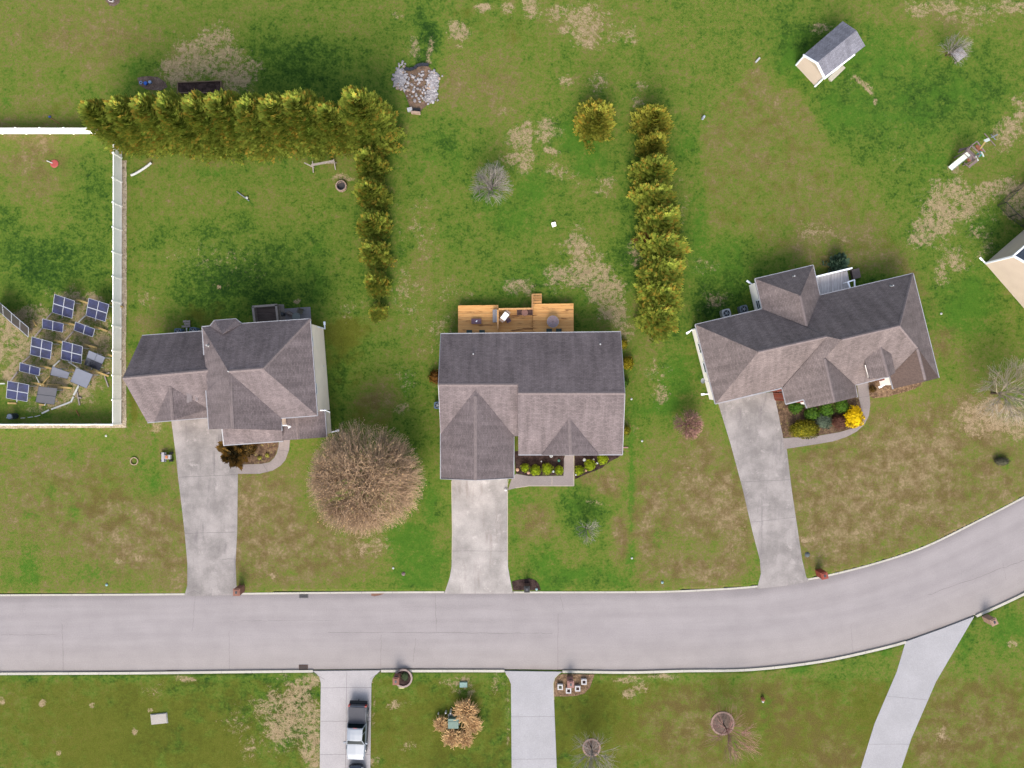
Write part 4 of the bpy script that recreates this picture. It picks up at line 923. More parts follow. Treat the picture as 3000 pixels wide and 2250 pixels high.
def tee(label, a, b, c, d, mat=M_GREYWOOD):
    o = thing('wooden_prop', label, 'wooden prop', W((a[0]+b[0])/2, (a[1]+b[1])/2), 'loose wooden props in the solar yard')
    mb = MB(); mb.beam(W(*a) + z_*.06, W(*b) + z_*.06, .12, .1); part('long_board', mb, mat, o)
    mb = MB(); mb.beam(W(*c) + z_*.1, W(*d) + z_*.1, .14, .1); part('short_board', mb, mat, o)
tee('T-shaped grey wooden prop lying next to the fence', (304,1091), (319,1134), (323,1092), (307,1097.5))
tee('T-shaped pale wooden prop lying below the pale grey panel', (227,1147), (234.5,1187), (230,1165.5), (240,1166))
stick('stick', 'short orange stick lying in the grass near the fence corner', [(224,1202),(233,1219)], .08, plain('orange_stick', A(160,110,60), .1, 5), 'stick')
stick('board', 'short yellow board lying left of the steep panel row', [(97,937),(108,955)], .14, M_LUMBER, 'board', group='yellow boards lying in the solar yard')
stick('board', 'yellow board below the lowest square array', [(24,1181),(50,1182)], .16, M_LUMBER, 'board', group='yellow boards lying in the solar yard')
stick('board', 'tan board below the dull charcoal panel', [(116,1185),(134,1186.5)], .14, M_LUMBER, 'board', group='yellow boards lying in the solar yard')
stick('board', 'yellow board below the glossy black array', [(250,1082),(273,1088)], .16, M_LUMBER, 'board', group='yellow boards lying in the solar yard')
stick('board', 'tan board above the dull charcoal panel', [(140,1126),(177,1128)], .14, M_LUMBER, 'board', group='yellow boards lying in the solar yard')
b = W(47, 1219); dr = thing('drum', 'dark blue plastic drum standing by the front fence', 'drum', b)
M_DRUM = plain('blue_black_plastic', A(44, 56, 74), .1, 5, .4, .4)
mb = MB(); mb.tube([b + z_*h_ for h_ in (0,.05,.3,.32,.36,.6,.62,.66,.9,.92)], [.28,.3,.3,.32,.3,.3,.32,.3,.3,.27], 24); part('body', mb, M_DRUM, dr)
mb = MB(); mb.cyl(b + z_*.92, .25, .02, 20); mb.cyl(b + z_*.94 + Vector((-.05,-.08,0)), .05, .03, 10); part('lid', mb, plain('drum_lid', A(110,124,146), .08, 5, .4), dr)

# ================================================================ deck of the middle house, with its furniture
M_DECK = wood('orange_deck_boards', A(246, 176, 104, 2.2), A(255, 196, 124, 2.2), 0, .15, .7, A(150, 98, 60))
M_DECKRAIL = plain('orange_rail', A(248, 188, 124), .1, 5, .7)
dk = thing('timber_deck', 'orange stained timber deck with steps behind the middle house', 'deck', W(1510, 940))
def deckp(name, pts, z, th=.2):
    mb = MB(); mb.prism([tuple(W(x, y, z))[:2] for x, y in pts], z - th, z); return part(name, mb, M_DECK, dk)
deckp('left_platform', [(1342,895),(1460,893.5),(1460,1000),(1342,1000)], .95)
deckp('middle_platform', [(1460.5,906),(1561,904.5),(1561,1000),(1460.5,1000)], .72)
deckp('right_platform', [(1561.5,890.5),(1680,889),(1681,1000),(1561.5,1000)], .95)
for k in range(4):
    y0 = 889.5 - k * 7.2; mb = MB(); zz = .80 - k * .18
    a, b = W(1561, y0, zz), W(1587, y0 - .3, zz); mb.beam(a + Vector((0, .12, 0)), b + Vector((0, .12, 0)), .27, .05); part('step', mb, M_DECK, dk)
mb = MB(); a, b = W(1559.5, 905, 1.85), W(1559.5, 862, 1.2); mb.beam(a, b, .14, .09); mb.beam(Vector((b.x, b.y, 0)), b, .1, .1); mb.beam(Vector((a.x, a.y, .7)), a, .1, .1); part('stair_rail', mb, M_DECKRAIL, dk)
mb = MB(); a, b = W(1562, 868, 0), W(1588, 867.5, 0); mb.beam(a + z_*.05, b + z_*.05, .25, .1); part('landing', mb, plain('grey_pad', A(150,146,146), .1, 5), dk)
mb = MB(); a, b = W(1461, 905.5, 1.7), W(1560, 904, 1.7); mb.beam(a, b, .16, .07)
for k in range(24): q = lerp(a, b, k / 23); mb.beam(q, q - z_*.98, .045, .045)
part('railing', mb, M_DECKRAIL, dk)
mb = MB(); a, b = W(1458.5, 908, 1.7), W(1458.5, 964, 1.7); mb.beam(a, b, .17, .07)
for k in range(14): q = lerp(a, b, k / 13); mb.beam(q, q - z_*.8, .045, .045)
part('railing', mb, M_DECKRAIL, dk)
mb = MB()
for x, y in ((1343,896),(1400,896),(1458,895),(1563,892),(1620,891),(1679,890),(1679,960),(1343,960)):
    q = W(x, y, .9); mb.beam(Vector((q.x, q.y, 0)), Vector((q.x, q.y, .74)), .12, .12)
part('posts', mb, M_DECKRAIL, dk) if False else None
for x, y in ((1344,897),(1400,897),(1457,896),(1564,893),(1620,892),(1678,891)):
    mb = MB(); q = W(x, y, .9); mb.beam(Vector((q.x, q.y, 0)), Vector((q.x, q.y, .74)), .12, .12); part('deck_post', mb, M_DECKRAIL, dk)
def onto(x, y, z): return W(x, y, z)
M_MAUVE = plain('mauve_fabric', A(140, 108, 122), .1, 6, .8); M_BROWNCH = plain('brown_wicker', A(120, 88, 82), .15, 14, .8); M_TEAL = plain('teal_plastic', A(58, 84, 82), .1, 6, .6)
M_TABLE = plain('mesh_table_top', A(160, 136, 142), .1, 20, .5, .4)
b = onto(1396, 942, .95); o = thing('ottoman', 'mauve rectangular ottoman on the left part of the deck', 'ottoman', b)
mb = MB(); mb.box(b + z_*.22, (1.0, .52, .26)); part('cushion', mb, M_MAUVE, o)
for sx_ in (-.44, .44):
    for sy_ in (-.2, .2): mb = MB(); mb.box(b + Vector((sx_, sy_, .045)), (.06, .06, .09)); part('leg', mb, M_DARKMETAL, o)
mb = MB(); mb.ell(b + Vector((.02, .0, .37)), .12, .06, .03, rot=.8); part('towel', mb, M_WHITE, o)
b = onto(1449.5, 927, .95); o = thing('bench', 'long pale grey bench beside the inner deck rail', 'bench', b)
mb = MB(); mb.box(b + z_*.42, (.4, 1.28, .05)); part('seat', mb, plain('grey_seat', A(170,166,172), .08, 6, .6), o)
mb = MB(); mb.box(b + Vector((.19, 0, .62)), (.05, 1.28, .36)); part('backrest', mb, M_METAL, o)
for s_ in (-.55, .55): mb = MB(); mb.box(b + Vector((0, s_, .2)), (.36, .06, .4)); part('leg', mb, M_DARKMETAL, o)
b = onto(1479, 929, .72); an = R(52); ca, sa = Vector((math.cos(an), math.sin(an), 0)), Vector((-math.sin(an), math.cos(an), 0))
o = thing('grill', 'white covered gas grill with beige side shelves set askew on the deck', 'grill', b)
mb = MB(); mb.obox(b + z_*.42, ca*.4, sa*.26, z_*.4); part('cabinet', mb, M_WHITE, o)
mb = MB(); mb.obox(b + z_*.9, ca*.38, sa*.26, z_*.09); mb.obox(b + z_*1.02, ca*.36, sa*.2, z_*.04); part('lid', mb, M_VINYL, o)
for s_ in (-1, 1): mb = MB(); mb.obox(b + ca*s_*.52 + z_*.82, ca*.13, sa*.24, z_*.02); part('side_shelf', mb, plain('beige_shelf', A(214,182,160), .05, 6, .6), o)
mb = MB(); mb.tube([b - sa*.3 - ca*.3 + z_*.95, b - sa*.3 + ca*.3 + z_*.95], .015, 6); part('handle', mb, M_METAL, o)
def rtable(label, x, y, z, r_, mat, spokes=0, grp=None):
    b = onto(x, y, z); o = thing('round_table', label, 'table', b, grp)
    mb = MB(); mb.cyl(b + z_*.7, r_, .035, 28); part('table_top', mb, mat, o)
    mb = MB(); mb.cyl(b, .05, .7, 10); mb.cyl(b, r_ * .5, .03, 16); part('pedestal', mb, M_DARKMETAL, o)
    if spokes:
        mb = MB()
        for k in range(spokes): a_ = 2*math.pi*(k+.5)/spokes; d = Vector((math.cos(a_), math.sin(a_), 0)); mb.beam(b + d*r_*.35 + z_*.74, b + d*r_*.9 + z_*.74, .03, .012)
        mb.ring(b + z_*.733, r_, r_ - .03, .02, 28); part('rim', mb, M_METAL, o)
        mb = MB(); mb.cyl(b + z_*.735, .035, .1, 8); part('umbrella_sleeve', mb, M_DARKMETAL, o)
rtable('small brown round table between two brown chairs by the deck rail', 1537, 918, .72, .33, plain('brown_table', A(164,118,104), .1, 8, .6), 0, 'tables on the deck')
rtable('large round mesh patio table on the right part of the deck', 1618.5, 944, .95, .6, M_TABLE, 4, 'tables on the deck')
def chair(label, x, y, z, rz, mat, grp, s_=1.0):
    b = onto(x, y, z); o = thing('chair', label, 'chair', b, grp); f = Vector((math.cos(rz), math.sin(rz), 0)); l_ = Vector((-f.y, f.x, 0))
    mb = MB(); mb.obox(b + z_*.43*s_, f*.25*s_, l_*.26*s_, z_*.03); part('seat', mb, mat, o)
    mb = MB(); mb.obox(b - f*.27*s_ + z_*.68*s_, f*.03 , l_*.26*s_, z_*.27*s_); part('backrest', mb, mat, o)
    for i in (-1, 1):
        mb = MB(); mb.obox(b + l_*i*.26*s_ + z_*.62*s_, f*.24*s_, l_*.025, z_*.02); part('armrest', mb, mat, o)
        for j in (-1, 1): mb = MB(); mb.obox(b + l_*i*.23*s_ + f*j*.22*s_ + z_*.2*s_, f*.02, l_*.02, z_*.2*s_); part('leg', mb, M_DARKMETAL, o)
CG = 'deck chairs'
chair('brown wicker chair left of the small round deck table', 1523, 917, .72, 0, M_BROWNCH, CG); chair('brown wicker chair right of the small round deck table', 1551, 917, .72, math.pi, M_BROWNCH, CG)
chair('mauve chair behind the askew white grill', 1489, 939, .72, R(120), M_MAUVE, CG, .8)
chair('dark teal chair at the eave, farthest left on the deck', 1376, 975, .95, R(90), M_TEAL, CG); chair('dark teal chair at the eave, second from the left on the deck', 1413, 975, .95, R(90), M_TEAL, CG)
chair('dark teal chair at the eave, below left of the large patio table', 1608, 971, .95, R(90), M_TEAL, CG); chair('dark teal chair at the eave, below right of the large patio table', 1636, 971, .95, R(90), M_TEAL, CG)

# ---- weathered deck and patio behind the left house
M_OLDDECK = wood('old_deck_boards', A(98, 84, 80), A(124, 110, 106), 0, .15, .85)
M_OLDRAIL = plain('old_rail', A(176, 164, 158), .1, 5, .8)
dk = thing('timber_deck', 'weathered grey timber deck with thick rails behind the left house', 'deck', W(780, 925))
mb = MB(); mb.prism([tuple(W(x, y, 1.0))[:2] for x, y in ((742,902),(814,897),(822,975),(746,980))], .8, 1.0); part('floor', mb, M_OLDDECK, dk)
for a, b in (((739,898.5),(812,893)), ((740.5,899),(748,962)), ((808.5,893),(816,960))):
    p0, p1 = W(*a, 1.95), W(*b, 1.95); mb = MB(); mb.beam(p0, p1, .2, .06)
    k_ = int((p1 - p0).length / .13)
    for k in range(k_ + 1): q = lerp(p0, p1, k / k_); mb.beam(q, Vector((q.x, q.y, .82)), .05, .05)
    part('railing', mb, M_OLDRAIL, dk)
for k in range(5):
    zz = .8 - k * .17; a, b = W(817 + k*3.2, 892, zz), W(823 + k*3.2, 945, zz); mb = MB(); mb.beam(a, b, .12, .05); part('step', mb, M_OLDRAIL, dk)
slab('patio', [(825,905),(909.5,899),(913,960),(830,960)], plain('patio_slab', A(158,154,158), .1, 4, .9), .03)
rtable('round grey-green patio table on the slab behind the left house', 874, 930, .03, .42, plain('grey_green_top', A(126,134,132), .06, 8, .5), 0, 'tables on the deck')
chair('olive chair beside the grey-green patio table', 884, 913, .03, R(250), plain('olive_fabric', A(112,108,92), .1, 8), 'patio seats', 1.0)
um = thing('patio_umbrella', 'folded grey patio umbrella lying on the slab', 'umbrella', W(852, 920)); p0, p1 = W(840,914,.2), W(866,927,.2)
mb = MB(); mb.tube([p0, lerp(p0,p1,.1), lerp(p0,p1,.5), p1], [.13,.22,.2,.1], 10); part('canopy', mb, plain('taupe_canvas', A(150,136,132), .1, 8), um); mb = MB(); mb.tube([p0 - (p1-p0)*.2, p1 + (p1-p0)*.25], .03, 6); part('pole', mb, M_METAL, um)
mb = MB(); b = W(829.5, 922.5); mb.tube([b, b + z_*.3, b + z_*.7, b + z_*.78], [.26,.26,.24,.12], 14); solo('kettle_grill', mb, M_DARKMETAL, 'small black kettle grill beside the old deck steps', 'grill', b)
# ---- air conditioners
def acunit(label, x, y, sz, hgt, shell, rz=0, z0=.0):
    b = W(x, y); b.z = z0; o = thing('air_conditioner', label, 'air conditioner', b, 'outdoor air conditioner units')
    c_, s_ = math.cos(rz), math.sin(rz); ax, ay = Vector((c_, s_, 0)), Vector((-s_, c_, 0))
    mb = MB(); r_ = sz / 2; pts = []
    for k in range(24):
        t_ = 2*math.pi*k/24; cx, cy = math.cos(t_), math.sin(t_); m_ = (abs(cx)**5 + abs(cy)**5) ** (-1/5); q = b + ax*cx*m_*r_ + ay*cy*m_*r_; pts.append((q.x, q.y))
    mb.prism(pts, z0, hgt); part('housing', mb, shell, o)
    mb = MB(); mb.ring(b + z_*hgt, r_*.74, r_*.66, .03, 24); mb.cyl(b + z_*hgt, r_*.68, .006, 24); part('fan_grille', mb, plain('dark_grille', A(34,42,54), .1, 8, .5), o)
    mb = MB(); mb.cyl(b + z_*(hgt+.01), r_*.18, .02, 12)
    for k in range(5): t_ = 2*math.pi*k/5; d = Vector((math.cos(t_), math.sin(t_), 0)); mb.beam(b + d*r_*.15 + z_*(hgt+.015), b + d*r_*.62 + z_*(hgt+.015), .06, .008)
    part('fan', mb, M_METAL, o)
acunit('white air conditioner with dark fan behind the bend house, left one', 2121, 920, .86, .85, M_PIPE, R(14)); acunit('dark blue-grey air conditioner behind the bend house, right one', 2172, 908, .8, .8, plain('blue_grey_shell', A(130,142,156), .08, 6, .5), R(14))
BS = plain('blue_shell', A(96,122,150), .08, 6, .5)
acunit('blue-grey air conditioner at the garage eave, left one', 532, 974, .72, .8, BS); acunit('blue-grey air conditioner at the garage eave, right one', 576, 971, .72, .8, BS); acunit('blue-grey air conditioner on the west side of the middle house', 1284, 1187, .7, .8, BS)
o = thing('pallet', 'three weathered grey boards stacked like steps behind the left garage', 'pallet', W(549, 950))
for k, (a, b) in enumerate((((538,942),(559,942)), ((541,949),(559,949)), ((534,957),(559,956)))): mb = MB(); mb.beam(W(*a)+z_*.12, W(*b)+z_*.12, .2, .05); part('board', mb, M_GREYWOOD, o)
mb = MB(); mb.beam(W(545,938)+z_*.05, W(545,960)+z_*.05, .08, .08); part('runner', mb, M_GREYWOOD, o); mb = MB(); mb.beam(W(556,938)+z_*.05, W(556,960)+z_*.05, .08, .08); part('runner', mb, M_GREYWOOD, o)
stick('pipe_stub', 'short pale pipe rising between the two garage air conditioners', [(551,961),(551,972)], .1, M_PVC, 'pipe', .3)
# ================================================================ plants
rp = random.Random(77)
M_CYP = foliage('cypress_foliage', A(78, 100, 30, 1.1), A(150, 158, 64, 1.1), A(160, 136, 54, 1.1), var=.15, thru=.3)
M_CYP2 = foliage('golden_cypress_foliage', A(88, 102, 30, 1.1), A(170, 166, 68, 1.1), A(164, 134, 50, 1.1), var=.15, thru=.3)
M_BARK = plain('bark', A(104, 88, 74), .2, 8, .95, .05)
def spray(mb, p, d, up, L, wd, rnd, leaves=3):
    side = d.cross(up)
    side = side.normalized() if side.length > 1e-3 else Vector((1, 0, 0))
    for k in range(leaves):
        a = (k - (leaves - 1) / 2) * .55 + rnd.uniform(-.15, .15)
        dd = (d * math.cos(a) + side * math.sin(a) + up * rnd.uniform(-.1, .25)).normalized()
        l_ = L * rnd.uniform(.7, 1.1) * (1 - .25 * abs(k - (leaves - 1) / 2))
        sd_ = dd.cross(up).normalized() * wd * rnd.uniform(.7, 1.2)
        m = p + dd * l_ * .5; mb.t = min(1, max(0, rnd.gauss(.5, .22)))
        mb.face([p - sd_ * .35, m - sd_, p + dd * l_, m + sd_, p + sd_ * .35])
def conifer_mesh(name, h, r, n, seed, pw=.8, wd=.085, L=.55, core=.55, mat=None, lift=.5, browns=0.0):
    rnd = random.Random(seed); mb = MB()
    rings = 9; vs_, fs, nn = [], [], 12; mb.t = .1
    for j in range(rings + 1):
        t_ = j / rings; rr = r * core * (1 - t_) ** pw
        for i in range(nn):
            a = 2*math.pi*i/nn; q = rr * rnd.uniform(.8, 1.15); vs_.append((q*math.cos(a), q*math.sin(a), .25 + t_ * (h * .9 - .25)))
    for j in range(rings):
        for i in range(nn): fs.append((j*nn+i, j*nn+(i+1)%nn, (j+1)*nn+(i+1)%nn, (j+1)*nn+i))
    mb.mesh(vs_, fs)
    per = 13; nb_ = max(12, n // per)
    for k in range(nb_):                          # one feathery bough at a time
        t_ = ((k + rnd.random()) / nb_) ** 1.1; a = k * 2.39996 + rnd.uniform(-.35, .35)
        rr = r * (1 - t_) ** pw * rnd.uniform(.74, 1.2) * (1 + .1*math.sin(2*a + seed) + .07*math.sin(5*a + 2*seed)); tilt = lift + t_ * .55 + rnd.uniform(-.2, .2); zt = .2 + t_ * (h - .55)
        d = Vector((math.cos(a)*math.cos(tilt), math.sin(a)*math.cos(tilt), math.sin(tilt)))
        tip = Vector((rr*math.cos(a), rr*math.sin(a), zt)) + Vector((0,0,.12)); ln = rr * .75 + .35; bt = rnd.gauss(.5, .2)
        side = d.cross(Vector((0,0,1))).normalized(); up = side.cross(d)
        for q in range(per):
            f = (q + .5) / per; sgn = 1 if q % 2 else -1; spread = (1 - f) * .42 + .05
            p = tip - d * ln * (1 - f) * .95 + side * sgn * spread * ln * rnd.uniform(.3, 1.0) * .55 + up * rnd.uniform(-.1, .12)
            an_ = sgn * rnd.uniform(.25, .75) * (1.1 - f); dd = (d * math.cos(an_) + side * math.sin(an_) + up * rnd.uniform(-.1, .25)).normalized()
            tt = bt + (f - .5) * .5
            l_ = L * rnd.uniform(.65, 1.15); s2 = dd.cross(up)
            s2 = s2.normalized() if s2.length > 1e-3 else side
            for m_ in (-1, 0, 1):
                e_ = (dd + s2 * m_ * .5).normalized(); ll = l_ * (1 if m_ == 0 else .72); w_ = (e_.cross(up).normalized()) * wd * rnd.uniform(.7, 1.2); mb.t = min(1, max(0, tt + rnd.gauss(0, .16)))
                m = p + e_ * ll * .45; mb.face([p - w_*.3, m - w_, p + e_*ll, m + w_, p + w_*.3])
    return mb.data(name, mat or M_CYP)
TR = MB(); TR.tube([(0,0,0),(0,0,.6),(0,0,1.6)], [.16,.13,.1], 8)
TRUNK_ME = TR.data('trunk', M_BARK)
def plant_from(me, name, label, cat, loc, sc=(1,1,1), rz=0, group=None, trunk=True, part_name='crown'):
    o = thing(name, label, cat, loc, group); o.rotation_euler = (0, 0, rz)
    c = bpy.data.objects.new(part_name, me); COL.objects.link(c); c.parent = o; c.scale = sc
    if trunk: t_ = bpy.data.objects.new('trunk', TRUNK_ME); COL.objects.link(t_); t_.parent = o; t_.scale = (max(sc[0], .5), max(sc[0], .5), sc[2] if sc[2] < 1 else 1)
    return o
BIG = [conifer_mesh('cypress_crown', 9.4, 2.3, 7600, 100 + k, .38, .06, .42) for k in range(3)]
MID = [conifer_mesh('cypress_crown', 4.8, 1.6, 4200, 200 + k, .4, .06, .40) for k in range(3)]
GOLD = [conifer_mesh('cypress_crown', 4.3, 1.95, 4200, 300 + k, .46, .06, .38, mat=M_CYP2) for k in range(3)]
HG = 'cypresses of the long hedge behind the left house'
HROW = [(396,404,.86,'leftmost cypress of the long hedge, over the fence end'), (464,400,.92,'second cypress from the left in the long hedge, behind the fence corner'), (532,396,.95,'third cypress from the left in the long hedge, below the blue garden items'), (600,404,.95,'fourth cypress from the left in the long hedge, left of the raised bed frame'),
 (668,400,.97,'fifth cypress from the left in the long hedge, at the raised bed frame'), (736,396,.96,'sixth cypress from the left in the long hedge, behind tan bare ground'), (804,404,.97,'seventh cypress from the left in the long hedge'), (872,400,.97,'eighth cypress from the left in the long hedge'), (940,396,.98,'ninth cypress from the left in the long hedge, behind the wooden swing frame'), (1008,404,.86,'tenth cypress from the left in the long hedge, next to the big corner tree')]
for i, (x, y, s_, lb) in enumerate(HROW): plant_from(BIG[i % 3], 'cypress_tree', lb, 'tree', W(x, y), (s_*1.06, s_*1.18, s_ * rp.uniform(.9, 1.04)), rp.uniform(0, 6.28), HG)
plant_from(BIG[1], 'cypress_tree', 'big round cypress at the right corner of the long hedge', 'tree', W(1100, 398), (1.22, 1.2, 1.02), 2.0, HG)
CG2 = 'short cypress column below the hedge corner'
for i, (x, y, s_, hz, lb) in enumerate([(1098,500,.98,1.05,'topmost cypress of the short column, under the hedge corner'), (1100,585,1.0,1.05,'second cypress down the short column, right of the fire pit'), (1103,672,.95,1.0,'third cypress down the short column'), (1108,752,.93,.95,'fourth cypress down the short column'), (1112,838,.8,.85,'fifth cypress down the short column, above the lone little one'), (1112,917,.56,.5,'little lone cypress at the bottom of the short column')]):
    plant_from(MID[i % 3], 'cypress_tree', lb, 'tree', W(x, y), (s_, s_, hz), rp.uniform(0, 6.28), CG2)
RG = 'cypresses of the hedge between the middle and right yards'
for i, (x, y, s_, hz, lb) in enumerate([(1903,372,1.1,1.0,'topmost cypress of the right hedge'), (1904,446,1.0,1.0,'second cypress down the right hedge'), (1902,520,1.05,1.05,'third cypress down the right hedge'), (1908,596,1.08,1.0,'fourth cypress down the right hedge'), (1924,668,1.2,1.05,'fifth cypress down the right hedge, with a brown dead side'), (1932,738,1.3,1.05,'sixth cypress down the right hedge, widest part'), (1930,808,1.26,1.05,'seventh cypress down the right hedge'), (1924,874,1.2,1.05,'eighth cypress down the right hedge'), (1920,932,1.12,.95,'lowest cypress of the right hedge')]):
    plant_from(MID[i % 3] if i > 1 else GOLD[i % 3], 'cypress_tree', lb, 'tree', W(x, y), (s_*(1.12 if i > 1 else .8), s_*(1.12 if i > 1 else .85), hz), rp.uniform(0, 6.28), RG)
M_DEAD = foliage('dead_brown_sprays', A(120, 78, 34), A(158, 112, 60)); DEADB = conifer_mesh('dead_sprays', 2.4, 1.0, 300, 401, .6, .07, .4, mat=M_DEAD)
plant_from(DEADB, 'dead_cypress', 'brown dead cypress growth on the left side of the right hedge', 'tree', W(1886, 712), (.9, 1.2, 1.1), 1.0, None)
plant_from(GOLD[2], 'round_cypress', 'single round golden cypress standing left of the right hedge', 'tree', W(1738, 372), (1.08, 1.12, 1.02), .6, None)
BLUE = conifer_mesh('spruce_crown', 2.3, 1.1, 650, 505, .7, .05, .42, mat=foliage('blue_green_needles', A(60, 92, 68), A(112, 140, 112)))
plant_from(BLUE, 'blue_spruce', 'blue-green young spruce beside the white deck rail', 'tree', W(2444, 776), (1.05, 1.05, 1), .4, None)
# ---- leafy shrubs
def shrub_mesh(name, n, leaf, mat, seed, flat=.85, jit=.18, core=.8):
    rnd = random.Random(seed); mb = MB(); mb.t = .25
    mb.ell((0,0,flat*.5), core, core, flat*.52, 14, 8, jit=.12, rnd=rnd)
    for k in range(n):
        a = rnd.uniform(0, 2*math.pi); s_ = rnd.uniform(-.35, 1); c_ = math.sqrt(max(0, 1 - s_*s_)); q = rnd.uniform(1 - jit, 1.04) * (1 + .07*math.sin(3*a + seed) + .05*math.sin(7*a))
        d = Vector((c_*math.cos(a), c_*math.sin(a), s_)); p = Vector((d.x*q, d.y*q, max(.02, flat*.5 + d.z*q*flat*.55)))
        u = Vector((rnd.gauss(0,1), rnd.gauss(0,1), rnd.gauss(0,.6))); u = (u - d*u.dot(d)*.6 + d * .5).normalized(); v = d.cross(u)
        v = v.normalized() if v.length > 1e-3 else Vector((1,0,0)); l_ = leaf * rnd.uniform(.7, 1.3); mb.t = min(1, max(0, rnd.gauss(.5, .25)))
        mb.face([p - u*l_*.3, p + v*l_*.3 + u*l_*.2, p + u*l_, p - v*l_*.3 + u*l_*.2])
    return mb.data(name, mat)
M_LIME = foliage('lime_leaves', A(112, 138, 22, 1.7), A(182, 196, 40, 1.7), thru=.2); M_GREENB = foliage('green_leaves', A(48, 84, 20, 2.2), A(98, 136, 34, 2.2)); M_YEL = foliage('yellow_flowers', A(232, 192, 10, 1.7), A(254, 222, 24, 1.7), A(140, 120, 20), var=.06, thru=.2)
M_OLIVE = foliage('olive_leaves', A(84, 90, 14, 2.0), A(146, 134, 22, 2.0)); M_HOLLY = foliage('bronze_leaves', A(54, 52, 30), A(146, 108, 44)); M_REDB = foliage('red_brown_twigs', A(96, 62, 50), A(132, 86, 70)); M_GREYJ = foliage('grey_green_leaves', A(72, 90, 72), A(124, 136, 112)); M_RUSTB = foliage('rust_leaves', A(104, 70, 22), A(146, 98, 34)); M_GOLDB = foliage('gold_leaves', A(150, 136, 22), A(196, 176, 40))
LIME = [shrub_mesh('foliage', 520, .2, M_LIME, 10 + k) for k in range(2)]
def shrub(me, label, x, y, r_, hgt, name='round_shrub', grp=None, ry=None, rz=None):
    o = thing(name, label, 'shrub', W(x, y), grp); o.rotation_euler = (0, 0, 0)
    c = bpy.data.objects.new('foliage', me); COL.objects.link(c); c.parent = o; rr = r_ * S; c.scale = (rr, (ry or r_) * S, hgt); c.rotation_euler = (0, 0, rz if rz is not None else rp.uniform(0, 6.28) if not ry else 0)
    st = bpy.data.objects.new('stem', TRUNK_ME); COL.objects.link(st); st.parent = o; st.scale = (.3, .3, .25)
    return o
SG = 'round lime shrubs in the front bed of the middle house'
for i, (x, y, r_, lb) in enumerate([(1538,1369,12.5,'smaller round lime shrub nearest the garage'), (1568.5,1376,15.5,'round lime shrub second from the garage'), (1603,1372,16.5,'largest round lime shrub in the middle of the front bed'), (1637,1376,13,'round lime shrub left of the front path'), (1696,1376.5,14.2,'round lime shrub just right of the front path'), (1727,1361,16.3,'round lime shrub with white ornaments beside it'), (1764,1344.5,15.5,'round lime shrub at the right end of the bed, half under the eave')]): shrub(LIME[i % 2], lb, x, y, r_, .95, grp=SG)
shrub(shrub_mesh('foliage', 420, .2, M_RUSTB, 31), 'rust-brown shrub half under the west eave of the middle house', 1277, 1105, 20, 1.1); shrub(shrub_mesh('foliage', 420, .2, M_GOLDB, 32), 'yellow-green shrub at the east wall of the middle house', 1835, 1064, 19, 1.1, grp='shrubs along the east wall')
GRB = [shrub_mesh('foliage', 620, .16, M_GREENB, 41 + k) for k in range(2)]
shrub(GRB[0], 'dark green shrub just below the yellow-green one at the east wall', 1827, 1120, 14, 1.0, grp='shrubs along the east wall'); shrub(shrub_mesh('foliage', 300, .2, M_OLIVE, 34), 'olive shrub lowest along the east wall', 1831, 1260, 15, .9, grp='shrubs along the east wall'); shrub(shrub_mesh('foliage', 300, .2, M_GOLDB, 35), 'small yellow shrub at the rear east corner of the middle house', 1822, 1008, 15, .8, grp='shrubs along the east wall')
G3 = 'green shrubs under the brick front'
for x, y, lb in ((2326,1190,'dark green clipped shrub next to the drive at the brick front'), (2372,1210,'green clipped shrub second from the drive'), (2415,1200,'green clipped shrub third from the drive, under the eave'), (2459,1189,'green clipped shrub nearest the curved path')): shrub(GRB[rp.randint(0,1)], lb, x, y, 22, 1.1, grp=G3)
shrub(shrub_mesh('foliage', 520, .16, M_GREYJ, 51), 'grey-green juniper in the middle of the bend house bed', 2408, 1231, 26, .8, name='juniper'); shrub(shrub_mesh('foliage', 900, .1, M_REDB, 52), 'red-brown leafless barberry beside the yellow bush', 2453, 1236, 23, 1.0, name='barberry')
shrub(shrub_mesh('foliage', 900, .16, M_YEL, 53, .9, .2), 'bright yellow flowering bush at the curve of the path', 2492, 1221, 27, 1.5, name='flowering_bush', ry=31); shrub(shrub_mesh('foliage', 1300, .12, M_OLIVE, 54), 'large smooth olive shrub at the corner of drive and path', 2350, 1257, 43, 1.3, name='spreading_shrub', ry=28)
shrub(shrub_mesh('foliage', 500, .18, M_HOLLY, 58), 'dark bronze shrub at the right porch bed of the bend house', 2552, 1140, 10, .7, name='bronze_shrub')
HL = conifer_mesh('foliage', 2.6, 1.35, 620, 61, .45, .1, .5, mat=M_HOLLY)
o = plant_from(HL, 'bronze_holly', 'dark bronze holly overhanging the left house drive', 'shrub', W(694, 1321), (1.0, 1.12, 1), .5, None, True, 'foliage'); shrub(shrub_mesh('foliage', 500, .2, M_HOLLY, 63), 'low dark shrub right of the bronze holly', 735, 1312, 22, 1.2, name='dark_shrub')
for i, (x, y) in enumerate(((762,1341),(784,1334))): shrub(shrub_mesh('foliage', 110, .22, foliage('pale_yellow_leaves', A(150,150,60), A(206,196,90)), 70 + i), ('yellow-leaved low plant near the path curve', 'yellow-leaved low plant further left, by the low dark shrub')[1 - i], x, y, 7, .3, name='yellow_plant', grp='yellow plants in the left bed')
shrub(shrub_mesh('foliage', 900, .09, foliage('dark_thicket', A(84,84,64), A(112,108,86)), 64), 'small dark grey-green thicket on the lawn near the right edge', 2928, 1350, 24, .7, name='thicket', ry=14)
